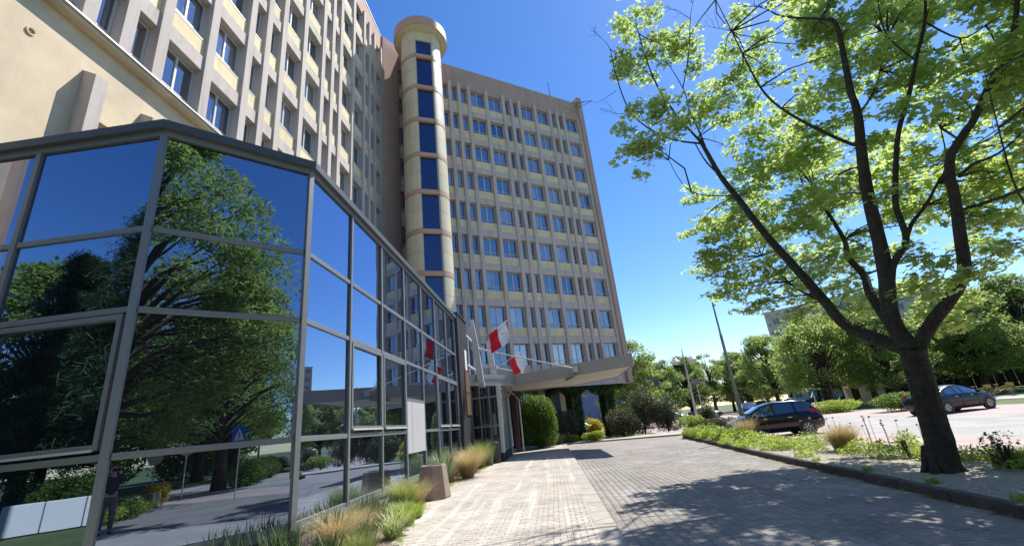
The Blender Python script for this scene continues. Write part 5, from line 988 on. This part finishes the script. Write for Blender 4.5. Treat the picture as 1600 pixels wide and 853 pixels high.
# ================================================================= cars
def car(name, label, loc, rz, paint, L=4.2, W=1.76, Hh=1.48, style='hatch', group=None):
    r = thing(name, label, 'car', loc, rz, group)      # front towards +x
    w = W/2; hb = Hh
    if style == 'hatch':
        st = [(-L/2, .42, .62, .70, .86, .80), (-L/2+.06, .30, .80, .98, .93, .84), (-L/2+.30, .22, .93, 1.22, .985, .80), (-L/2+.62, .20, .96, hb-.06, 1, .74), (-L/2+1.1, .19, .95, hb-.01, 1, .71), (-L/2+1.75, .19, .93, hb, 1, .70), (-.15+.1, .19, .915, hb-.02, 1, .70), (.45, .19, .90, hb-.14, 1, .715), (.95, .19, .89, 1.14, 1, .76), (1.28, .19, .885, .955, .995, .84), (1.6, .20, .80, .90, .98, .82), (L/2-.22, .22, .68, .78, .93, .78), (L/2-.05, .28, .55, .62, .80, .68), (L/2, .36, .46, .50, .70, .60)]
    else:
        st = [(-L/2, .42, .62, .72, .86, .80), (-L/2+.08, .30, .82, .92, .93, .86), (-L/2+.45, .22, .90, .99, .985, .84), (-L/2+.85, .20, .92, 1.10, 1, .80), (-L/2+1.25, .19, .91, hb-.12, 1, .74), (-L/2+1.75, .19, .90, hb-.01, 1, .70), (-.05, .19, .89, hb, 1, .69), (.45, .19, .88, hb-.12, 1, .71), (.92, .19, .87, 1.10, 1, .76), (1.25, .19, .865, .93, .995, .84), (1.6, .20, .79, .88, .98, .82), (L/2-.22, .22, .68, .76, .93, .78), (L/2-.05, .28, .55, .62, .80, .68), (L/2, .36, .46, .50, .70, .60)]
    def ringp(s):
        x, zb, zt, zr, wb, wr = s; wb *= w; wr *= w
        h = [(0, zb), (wb*.86, zb), (wb*.97, zb+.07), (wb, (zb+zt)/2), (wb*.985, zt-.03), (wb*.955, zt), (wr*1.0, zr-.045), (wr*.94, zr-.012), (wr*.6, zr+.012), (0, zr+.02)]
        return [(x, y, z) for y, z in h]+[(x, -y, z) for y, z in h[-2:0:-1]]
    rings = [ringp(s) for s in st]; n = len(rings[0]); b = MB()
    vs = [p for rg in rings for p in rg]
    fs = [(i*n+k, (i+1)*n+k, (i+1)*n+(k+1) % n, i*n+(k+1) % n) for i in range(len(rings)-1) for k in range(n)]
    fs += [tuple(range(n)), tuple((len(rings)-1)*n+k for k in range(n-1, -1, -1))]
    b.add(vs, fs); body = b.build('body', M[paint], r, smooth=True)
    # glass: side windows between waist and roof rail
    def P(i, k, t=0, j=None, off=.008):
        a = Vector(rings[i][k]); c = Vector(rings[i][k+1]); p = a.lerp(c, t); p.y += off*(1 if p.y > 0 else -1); return p
    g0, g1 = (2, 8) if style == 'hatch' else (3, 8)
    for sgn in (1, -1):
        for i0, i1 in ((g0, 4), (4, 6), (6, g1)) if style == 'hatch' else ((g0, 5), (5, 6), (6, g1)):
            q = MB(); lo = []; hi = []
            for i in range(i0, i1+1):
                a = Vector(rings[i][5]); c = Vector(rings[i][6]); d = .0 if i not in (i0, i1) else 0
                lo.append(a.lerp(c, .10)); hi.append(a.lerp(c, .90))
            # pillars: pull the ends in
            lo[0] = lo[0].lerp(lo[1], .10); hi[0] = hi[0].lerp(hi[1], .10); lo[-1] = lo[-1].lerp(lo[-2], .08); hi[-1] = hi[-1].lerp(hi[-2], .08)
            if (hi[0]-lo[0]).length < .25: lo[0] = lo[0].lerp(lo[1], .45); hi[0] = hi[0].lerp(hi[1], .45)
            if (hi[-1]-lo[-1]).length < .3: hi[-1] = hi[-1]*.7+lo[-1]*.3
            vs = []
            for a, c in zip(lo, hi):
                for p in (a, c): vs.append((p.x, sgn*(p.y+.010), p.z+.004))
            fs = [(2*k, 2*k+2, 2*k+3, 2*k+1) if sgn > 0 else (2*k+1, 2*k+3, 2*k+2, 2*k) for k in range(len(lo)-1)]
            q.add(vs, fs).build('side_window', M['carglass'], r, smooth=False)
    def across(i0, i1, name, t0=.06, t1=.94):
        q = MB(); A = [Vector(rings[i0][k]) for k in (6, 7, 8, 9, 10, 11, 12)]; B = [Vector(rings[i1][k]) for k in (6, 7, 8, 9, 10, 11, 12)]
        nn = Vector(((1 if i0 > 7 else -1)*.008, 0, .010)); vs = [a.lerp(c, t0)*1.0+nn for a, c in zip(A, B)]+[a.lerp(c, t1)+nn for a, c in zip(A, B)]
        for v_ in vs: v_.y *= .95
        q.add(vs, [(k, k+1, k+8, k+7) for k in range(6)]).build(name, M['carglass'], r)
    across(9, 8, 'windscreen', .05, 1.0); across(8, 7, 'windscreen', 0.0, .92)
    if style == 'hatch': across(2, 3, 'rear_window', .05, .85)
    else: across(3, 4, 'rear_window', 0, .95)
    # wheels
    wr = .315
    for x in (-L/2+.78, L/2-.80):
        for s in (1, -1):
            MB().lathe([(.0, 0), (.385, 0), (.385, .03), (0, .03)], n=24).v
            aw = MB(); aw.lathe([(0, 0), (.375, 0), (.375, .012), (0, .012)], n=26)
            T = Matrix.Translation((x, s*(w*.985), wr+.02)) @ Matrix.Rotation(-s*PI/2, 4, 'X'); aw.v = [tuple(T @ Vector(p)) for p in aw.v]; aw.build('wheel_arch', M['plastic'], r)
            wl = MB(); wl.lathe([(.19, -.19), (.29, -.20), (.315, -.16), (.315, -.04), (.29, .012), (.215, .016), (.205, .0), (.19, -.02), (.19, -.19)], n=28)
            T = Matrix.Translation((x, s*(w*.995), wr)) @ Matrix.Rotation(-s*PI/2, 4, 'X'); wl.v = [tuple(T @ Vector(p)) for p in wl.v]; wo = wl.build('wheel', M['tyre'], r, smooth=True)
            rm = MB(); rm.lathe([(0, -.005), (.045, 0), (.05, -.02)], n=12); rm.lathe([(.185, -.03), (.208, .012), (.198, .018), (.18, -.01)], n=28)
            for k in range(7):
                a = 2*PI*k/7; rm.bar((.03*math.cos(a), .03*math.sin(a), -.008), (.19*math.cos(a), .19*math.sin(a), .002), .035, .02)
            rm.v = [tuple(T @ Vector(p)) for p in rm.v]; rm.build('rim', M['rim'], wo)
    for s in (1, -1):
        MB().add([(-L/2+.05, s*w*.80, .80), (-L/2+.26, s*w*.975, .82), (-L/2+.40, s*w*.90, 1.05), (-L/2+.20, s*w*.80, 1.08), (-L/2+.0, s*w*.62, .82)], [(0, 1, 2, 3), (0, 3, 4), (3, 2, 1, 0)]).add([(-L/2+.10, s*w*.93, .84), (-L/2+.50, s*(w*.975), .90), (-L/2+.55, s*(w*.90), 1.10), (-L/2+.22, s*(w*.88), 1.06)], [(0, 1, 2, 3), (3, 2, 1, 0)]).build('tail_light', M['taillight'], r)
        MB().add([(L/2-.10, s*w*.62, .60), (L/2-.42, s*w*.90, .76), (L/2-.42, s*w*.93, .62), (L/2-.14, s*w*.74, .54)], [(0, 1, 2, 3), (3, 2, 1, 0)]).build('headlight', M['headlight'], r)
        MB().box((.72, s*(w+.02), .90), (.88, s*(w+.19), 1.04)).build('wing_mirror', M[paint], r, bevel=.02)
        for x in (-.62, .42): MB().box((x-.1, s*(w*.985), .80), (x+.08, s*(w+.02), .825)).build('door_handle', M['rim'], r)
        for x in (-.30, .78): MB().box((x-.004, s*(w*.94), .30), (x+.004, s*(w+.0015), .88)).build('door_gap', M['plastic'], r)
    return r
GZ = -.095
car('parked_car', 'black hatchback with silver wheels parked nose to the lime ground cover', (10.3, 23.2, GZ), math.radians(171), 'carblack', L=4.1, Hh=1.53)
car('parked_car', 'dark brown saloon behind the maple trunk, facing right', (21.6, 27.0, GZ), math.radians(15), 'carbrown', L=4.4, Hh=1.40, style='sedan')
car('parked_car', 'dark blue car at the left of the far row, behind the lone juniper', (14.5, 66.5, GZ), math.radians(-8), 'carblue', L=4.3, Hh=1.5)
car('parked_car', 'silver car second in the far row', (17.2, 69.5, GZ), math.radians(-8), 'carsilver', L=4.2)
car('parked_car', 'dark blue low saloon right of the double headed lamp foot', (21.0, 66.0, GZ), math.radians(-12), 'carblue', L=4.5, Hh=1.42, style='sedan')
car('parked_car', 'dark blue hatchback seen from the front behind the tall lamp post', (25.6, 62.5, GZ), math.radians(250), 'carblue', L=4.0, Hh=1.55)
car('parked_car', 'dark car half hidden behind the black hatchback roof', (29.0, 66.5, GZ), math.radians(240), 'carblack', L=4.3, Hh=1.5)
car('parked_car', 'white silver car partly hidden under the trees', (37.5, 78, GZ), math.radians(200), 'carsilver', L=4.3)
car('parked_car', 'large dark blue van like car near the two people', (48.5, 88, GZ), math.radians(160), 'carblue', L=5.0, W=2.0, Hh=2.3)
car('parked_car', 'dark car right of the blue van', (53.5, 86, GZ), math.radians(165), 'carblack', L=4.5, style='sedan')
car('parked_car', 'black car left of the utility box', (55, 82, GZ), math.radians(165), 'carblack', L=4.4)
car('parked_car', 'pale blue car seen between the ivy columns under the wing', (3.2, 60, GZ), math.radians(10), 'carsilver', L=4.3)
# ================================================================= street furniture
lp = thing('lamp_post', 'tall grey stepped lamp post rising from the kerb island by the black hatchback', 'lamp post', (9.35, 23.9, .04))
MB().tube([(0, 0, 0, .105), (0, 0, 1.55, .10), (0, 0, 1.56, .085), (0, 0, 5.0, .07), (0, 0, 5.02, .052), (0, 0, 6.75, .042)], 12).build('pole', M['pole'], lp, smooth=False)
MB().tube([(0, 0, 1.5, .115), (0, 0, 1.62, .115)], 12).build('collar', M['pole'], lp); MB().box((-.02, -.05, 6.55), (.12, .05, 6.62)).build('bracket', M['pole'], lp)
def globe_lamp(loc, lab, h, rz=0, group=None):
    r = thing('street_lamp', lab, 'street lamp', loc, rz, group)
    MB().tube([(0, 0, 0, .19), (0, 0, 1.0, .17), (0, 0, h, .11), (0, 0, h+1.3, .05)], 10).build('pole', M['polel'], r)
    for s in (-1, 1):
        MB().tube([(0, 0, h-.3, .04), (s*.5, 0, h+.25, .035), (s*.9, 0, h+.1, .035)], 6).build('arm', M['pole'], r)
        sh = MB().lathe([(.10, .62), (.18, .55), (.62, .08), (.68, 0), (.58, 0)], (s*1.1, 0, h-.45), 18).build('lamp_shade', M['lampw'], r, smooth=True)
        MB().lathe([(.0, -.32), (.35, -.24), (.55, 0)], (s*1.1, 0, h-.45), 18).build('diffuser', M['steelw'], r, smooth=True)
    return r
globe_lamp((19.1, 63.5, -.1), 'pale street lamp with two bell shaped heads before the airy tree', 8.2, math.radians(-25))
def sign(loc, rz, lab, h, shape, face_):
    r = thing('road_sign', lab, 'road sign', loc, rz)
    MB().tube([(0, 0, 0, .03), (0, 0, h, .03)], 8).build('post', M['steelw'], r)
    if shape == 'disc': b = MB(); b.lathe([(0, .02), (.32, .02), (.32, .0), (0, 0)], n=28); T = Matrix.Translation((0, -.06, h-.3)) @ Matrix.Rotation(PI/2, 4, 'X'); b.v = [tuple(T @ Vector(p)) for p in b.v]; b.build('plate', M[face_], r)
    else: MB().box((-.34, -.06, h-.68), (.34, -.035, h)).build('plate', M[face_], r)
    return r
s1 = sign((18.6, 59.0, -.1), math.radians(20), 'grey rectangular sign board on a thin post right of the double headed lamp', 5.0, 'rect', 'pole'); s1.scale = (1.7, 1.7, 1)
sign((17.5, 52.5, -.1), math.radians(20), 'low round sign seen at the foot of the double headed lamp', .95, 'disc', 'box').scale = (1.4, 1.4, 1.4)
# crossing sign behind the camera, faces the glass
ang = math.atan2(7.3-(-5.0), -(-2.15-6.5))
cs = sign((7.83, -2.15, -.09), 0, 'blue crossing sign with white triangle and walking figure, mirrored in the corner pane', 2.95, 'rect', 'blue')
cs.rotation_euler = (0, 0, math.radians(-125)); cs.scale = (.78, .78, 1)
T = Matrix.Translation((0, -.065, 2.61))
tri = MB(); tri.add([(-.26, 0, -.24), (.26, 0, -.24), (0, 0, .26)], [(0, 1, 2)]); tri.v = [tuple(T @ Vector(p)) for p in tri.v]; tri.build('white_triangle', M['white'], cs)
wk = MB(); 
for a_, b_ in (((0, .06), (-.01, -.06)), ((-.01, -.06), (-.07, -.2)), ((-.01, -.06), (.06, -.2)), ((0, .03), (.07, -.04)), ((0, .03), (-.06, -.03))): wk.bar((a_[0], -.004, a_[1]), (b_[0], -.004, b_[1]), .025, .004, up=(0, 1, 0))
wk.box((-.025, -.006, .07), (.025, -.002, .12)); wk.v = [tuple(T @ Vector(p)) for p in wk.v]; wk.build('walking_figure', M['plastic'], cs)
rs = sign((10.3, -6.6, -.09), math.radians(-125), 'round white backed sign near the rear planter, mirrored low in the glass', 2.55, 'disc', 'box')
sign((10.9, -8.8, -.09), math.radians(-125), 'thin pair sign post behind the round sign', 2.3, 'disc', 'steelw')
for x, y, lab in ((17.5, -5.4, 'curved arm street lamp across the road, mirrored in the corner pane'), (24, -12, 'further curved arm street lamp, mirrored small in the glass')):
    r = thing('street_lamp', lab, 'street lamp', (x, y, -.1)); MB().tube([(0, 0, 0, .09), (0, 0, 4.5, .06), (-.3, -.1, 6.5, .05), (-1.1, -.4, 7.6, .04), (-1.5, -.5, 7.8, .03)], 8).build('pole', M['steelw'], r, smooth=True)
    MB().box((-2.1, -.75, 7.35), (-1.45, -.45, 7.5)).build('lamp_head', M['lampw'], r, bevel=.03)
ub = thing('utility_box', 'grey utility cabinet between two trees beside the far path', 'cabinet', (41.3, 62.5, -.1), math.radians(-35)); MB().box((-1.3, -.4, 0), (1.3, .4, 2.4)).build('cabinet_body', M['box'], ub, bevel=.02); MB().box((-1.35, -.45, 2.4), (1.35, .45, 2.5)).build('lid', M['box'], ub)
for x in (-.65, .65): MB().box((x-.6, -.43, .15), (x+.6, -.40, 2.3)).build('door', M['box'], ub)
pp = thing('square_post', 'grey square post left of the utility cabinet', 'post', (38.6, 63.0, -.1)); MB().box((-.3, -.3, 0), (.3, .3, 3.3)).build('shaft', M['box'], pp)
for i, (x, y, h) in enumerate(((29.5, 50.5, 4.2), (31.0, 52.5, 3.4))):
    o = MB().tube([(0, 0, 0, .06), (0, 0, h, .05)], 6).build('thin_post', M['pole'], None); o.location = (x, y, -.1); tag(o, ('taller' if i == 0 else 'shorter')+' thin grey post standing beside the leaning tree by the path', 'post')
bn = thing('banner', 'narrow blue and yellow banner on a pole behind the maple trunk', 'banner', (26.0, 34.8, -.1))
MB().tube([(0, 0, 0, .04), (0, 0, 3.75, .03)], 6).build('pole', M['steelw'], bn); MB().box((.03, -.02, 2.6), (.36, .02, 3.7)).build('blue_cloth', M['blue'], bn); MB().box((.03, -.02, 1.6), (.36, .02, 2.6)).build('yellow_cloth', M['yellow'], bn)
# hire bicycles
def bicycle(loc, rz, lab):
    r = thing('bicycle', lab, 'bicycle', loc, rz, 'yellow hire bicycles in a rack')
    for x in (-.55, .55):
        t = MB(); N = 24
        t.tube([(x+.33*math.cos(2*PI*k/N), 0, .35+.33*math.sin(2*PI*k/N), .022) for k in range(N+1)], 5, cap=False); wo = t.build('wheel', M['tyre'], r)
        s = MB()
        for k in range(8): a = PI*k/8; s.bar((x-.32*math.cos(a), 0, .35-.32*math.sin(a)), (x+.32*math.cos(a), 0, .35+.32*math.sin(a)), .006, .006, up=(0, 1, 0))
        s.build('spokes', M['rim'], wo)
        f = MB(); 
        for k in range(7): a0, a1 = PI*(.1+.11*k), PI*(.1+.11*(k+1)); f.bar((x+.38*math.cos(a0), 0, .35+.38*math.sin(a0)), (x+.38*math.cos(a1), 0, .35+.38*math.sin(a1)), .09, .015)
        f.build('mudguard', M['yellow'], r)
    fr = MB(); 
    for a, b_ in (((-.55, .35), (-.15, .35)), ((-.15, .35), (-.25, .85)), ((-.15, .35), (.42, .75)), ((-.2, .62), (.40, .82)), ((.40, .95), (.55, .35)), ((-.55, .35), (-.22, .72))): fr.bar((a[0], 0, a[1]), (b_[0], 0, b_[1]), .05, .05, up=(0, 1, 0))
    fr.build('frame', M['yellow'], r); MB().box((-.38, -.07, .88), (-.12, .07, .95)).build('saddle', M['plastic'], r, bevel=.02)
    MB().tube([(.38, -.28, 1.02, .015), (.42, 0, 1.0, .015), (.38, .28, 1.02, .015)], 5).build('handlebar', M['plastic'], r); MB().box((.45, -.18, .72), (.78, .18, .98)).build('basket', M['yellow'], r)
    return r
bk0 = bicycle((33.9, 39.3, -.1), math.radians(-20), 'first yellow hire bicycle from the left in the row at the path')
for i in range(1, 7):
    d = dup(bk0, (33.9+i*1.25+(1.6 if i > 1 else 0), 39.3-i*.5, -.1), math.radians(-20+i*3), ORD[i]+' yellow hire bicycle from the left in the row at the path', 'yellow hire bicycles in a rack')
# ================================================================= people
def skin_obj(name, pts, edges, m, parent, root=0, lv=2):
    me = bpy.data.meshes.new(name); me.from_pydata([p[:3] for p in pts], edges, []); me.materials.append(m)
    o = bpy.data.objects.new(name, me); COL.objects.link(o); o.parent = parent
    md = o.modifiers.new('skin', 'SKIN'); sv = me.skin_vertices[0].data if me.skin_vertices else None
    if sv is None:
        bm = bmesh.new(); bm.from_mesh(me); ly = bm.verts.layers.skin.verify(); bm.to_mesh(me); bm.free(); sv = me.skin_vertices[0].data
    for i, p in enumerate(pts): r = p[3]; sv[i].radius = (r, r if len(p) < 5 else p[4]); sv[i].use_root = (i == root)
    ss = o.modifiers.new('sub', 'SUBSURF'); ss.levels = lv; ss.render_levels = lv
    for pg in me.polygons: pg.use_smooth = True
    md.use_smooth_shade = True
    return o
def person(label, loc, rz, arms, top='jacket', bottom='jeans', stride=.0, group=None, detail=True):
    r = thing('person', label, 'person', loc, rz, group)
    sx = .19
    pts = [(0, 0, .95, .13, .11), (0, .0, 1.12, .12, .10), (0, -.01, 1.32, .15, .11), (0, 0, 1.46, .07, .07), (0, .01, 1.54, .055, .06), (0, .025, 1.62, .085, .10), (0, .02, 1.71, .075, .09)]
    ed = [(0, 1), (1, 2), (2, 3), (3, 4), (4, 5), (5, 6)]
    for s in (-1, 1):
        b = len(pts); pts += [(s*.10, 0, .88, .09), (s*.11, s*stride*.5+.01, .5, .06), (s*.115, s*stride, .10, .042), (s*.12, s*stride+.10, .045, .035)]; ed += [(0, b), (b, b+1), (b+1, b+2), (b+2, b+3)]
        e, w_ = arms[0 if s < 0 else 1]; b = len(pts); pts += [(s*sx, 0, 1.40, .055), (*e, .042), (*w_, .030)]; ed += [(2, b), (b, b+1), (b+1, b+2)]
        h = Vector(w_); el = Vector(e); d = (h-el).normalized(); b2 = len(pts); pts.append((*(h+d*.07), .035, .022)); ed.append((b+2, b2))
    body = skin_obj('body', pts, ed, M['skin'], r)
    if detail:
        for s in (-1, 1):
            e, w_ = arms[0 if s < 0 else 1]; h = Vector(w_); d = (h-Vector(e)).normalized(); side = Vector((-s, 0, 0)); up = Vector((0, 0, 1)); c = h+d*.09
            for k in range(4):
                o_ = up*(.03-.02*k); q = [(*(c+o_), .010), (*(c+o_+d*.035+side*.012*k*.3), .009), (*(c+o_+d*.055+side*.03), .008)]
                skin_obj('finger', q, [(0, 1), (1, 2)], M['skin'], body, lv=1)
            q = [(*(h+d*.04+up*.025), .011), (*(h+d*.06+up*.03+side*.035), .009), (*(h+d*.085+up*.025+side*.05), .008)]; skin_obj('thumb', q, [(0, 1), (1, 2)], M['skin'], body, lv=1)
        for s in (-1, 1): MB().lathe([(0, .012), (.012, .008), (.012, 0)], (s*.032, .118, 1.635), 8).build('eye', M['white'], body)
        skin_obj('nose', [(0, .115, 1.64, .012), (0, .138, 1.60, .014)], [(0, 1)], M['skin'], body, lv=1)
    # clothes as slightly larger shells
    p2 = [(0, 0, .90, .15, .125), (0, 0, 1.12, .145, .12), (0, -.01, 1.32, .175, .125), (0, 0, 1.43, .10, .085)]; e2 = [(0, 1), (1, 2), (2, 3)]
    for s in (-1, 1):
        e, w_ = arms[0 if s < 0 else 1]; b = len(p2); wv = Vector(e).lerp(Vector(w_), .85); p2 += [(s*(sx+.01), 0, 1.39, .072), (*e, .058), (*wv, .045)]; e2 += [(2, b), (b, b+1), (b+1, b+2)]
    skin_obj('jacket', p2, e2, M[top], r)
    p3 = [(0, 0, .96, .14, .12)]; e3 = []
    for s in (-1, 1):
        b = len(p3); p3 += [(s*.10, 0, .86, .108), (s*.11, s*stride*.5+.01, .5, .078), (s*.115, s*stride, .10, .06)]; e3 += [(0, b), (b, b+1), (b+1, b+2)]
    skin_obj('trousers', p3, e3, M[bottom], r)
    for s in (-1, 1): skin_obj('shoe', [(s*.115, s*stride-.03, .05, .05), (s*.12, s*stride+.14, .04, .042)], [(0, 1)], M['plastic'], r, lv=2)
    skin_obj('hair', [(0, -.015, 1.67, .10, .10), (0, .0, 1.75, .085, .09)], [(0, 1)], M['hair'], r)
    return r
ph = person('standing person in a dark jacket holding up a phone, mirrored in the glass', (.50, -.50, 0), math.radians(35), [((-.30, .16, 1.30), (-.155, .32, 1.55)), ((.24, .18, 1.30), (.07, .34, 1.55))])
po = MB().box((-.08, -.012, -.037), (.08, .0, .037)).build('phone', M['phone'], None, bevel=.003); po.location = (.235, -.155, 1.6); po.rotation_euler = (0, 0, math.radians(35)); tag(po, 'black phone held sideways in both hands', 'phone')
person('left of two people in pale clothes walking near the blue van', (39.5, 72.5, -.1), 1.0, [((-.26, 0, 1.15), (-.25, .1, .92)), ((.26, 0, 1.15), (.25, .1, .92))], 'pinkcloth', 'pinkcloth', .2, 'two people walking', False)
person('right of two people, in a red brown top, walking near the blue van', (40.4, 72.0, -.1), 1.0, [((-.26, 0, 1.15), (-.25, .1, .92)), ((.26, 0, 1.15), (.25, .1, .92))], 'rust', 'pinkcloth', .2, 'two people walking', False)
# ================================================================= distant buildings
def block(name, label, loc, rz, W, D, Hh, fl, bays, wm='farwall'):
    r = thing(name, label, 'apartment building', loc, rz)
    MB().box((-W/2, -D/2, 0), (W/2, D/2, Hh)).build('wall', M[wm], r); MB().box((-W/2-.2, -D/2-.2, Hh), (W/2+.2, D/2+.2, Hh+.5)).build('roof_edge', M['farwall'], r)
    wm_ = MB().box((-.75, -.06, 0), (.75, .05, 1.4)).mesh('window', M['farwin']); fmh = MB().box((-.04, -.09, 0), (.04, -.06, 1.4)).box((-.8, -.09, -.08), (.8, -.0, 0)).mesh('window_frame', M['farwhite'])
    for f_ in range(fl):
        for k in range(bays):
            x = -W/2+(k+.5)*W/bays
            o = inst('window', wm_, r, Matrix.Translation((x, -D/2, 1.2+f_*(Hh/fl)))); inst('window_frame', fmh, o)
        for k in range(3):
            o = inst('window', wm_, r, Matrix.Translation((-W/2, -D/2+(k+.5)*D/3, 1.2+f_*(Hh/fl))) @ Matrix.Rotation(-PI/2, 4, 'Z'))
    return r
block('apartment_block', 'pale apartment slab showing above the park trees left of the maple trunk', (74.0, 110.0, -.1), math.radians(-51), 31, 13, 21.3, 7, 10)
block('apartment_block', 'grey apartment block far behind the trees at right of the maple trunk', (103, 120, -.1), math.radians(-30), 34, 14, 20.5, 7, 10)
bb = block('glass_building', 'bluish glazed building seen between the ivy columns', (6, 92, -.1), math.radians(-8), 30, 14, 9, 2, 12, 'farblue')
rb = block('balcony_block', 'apartment block with white balcony bands, mirrored through the tree gap', (26, -48, -.1), math.radians(205), 26, 12, 18, 6, 8)
for k in range(6): MB().box((-12, -7.4, 1.0+k*3), (12, -6.0, 2.1+k*3)).build('balcony', M['farwhite'], rb)
block('tower_block', 'tall dark block far away, mirrored in the long glass wall', (105, 180, -.1), math.radians(-40), 26, 16, 34, 10, 8)
fn = thing('wooden_fence', 'dark low fence wall behind the park lawn at right', 'fence', (62, 62, -.1), math.radians(-42))
fpm = MB().box((-.48, -.04, 0), (.48, .04, 2.2)).mesh('fence_board', M['fence'])
for i in range(40): inst('fence_board', fpm, fn, Matrix.Translation((-20+i, 0, 0)))
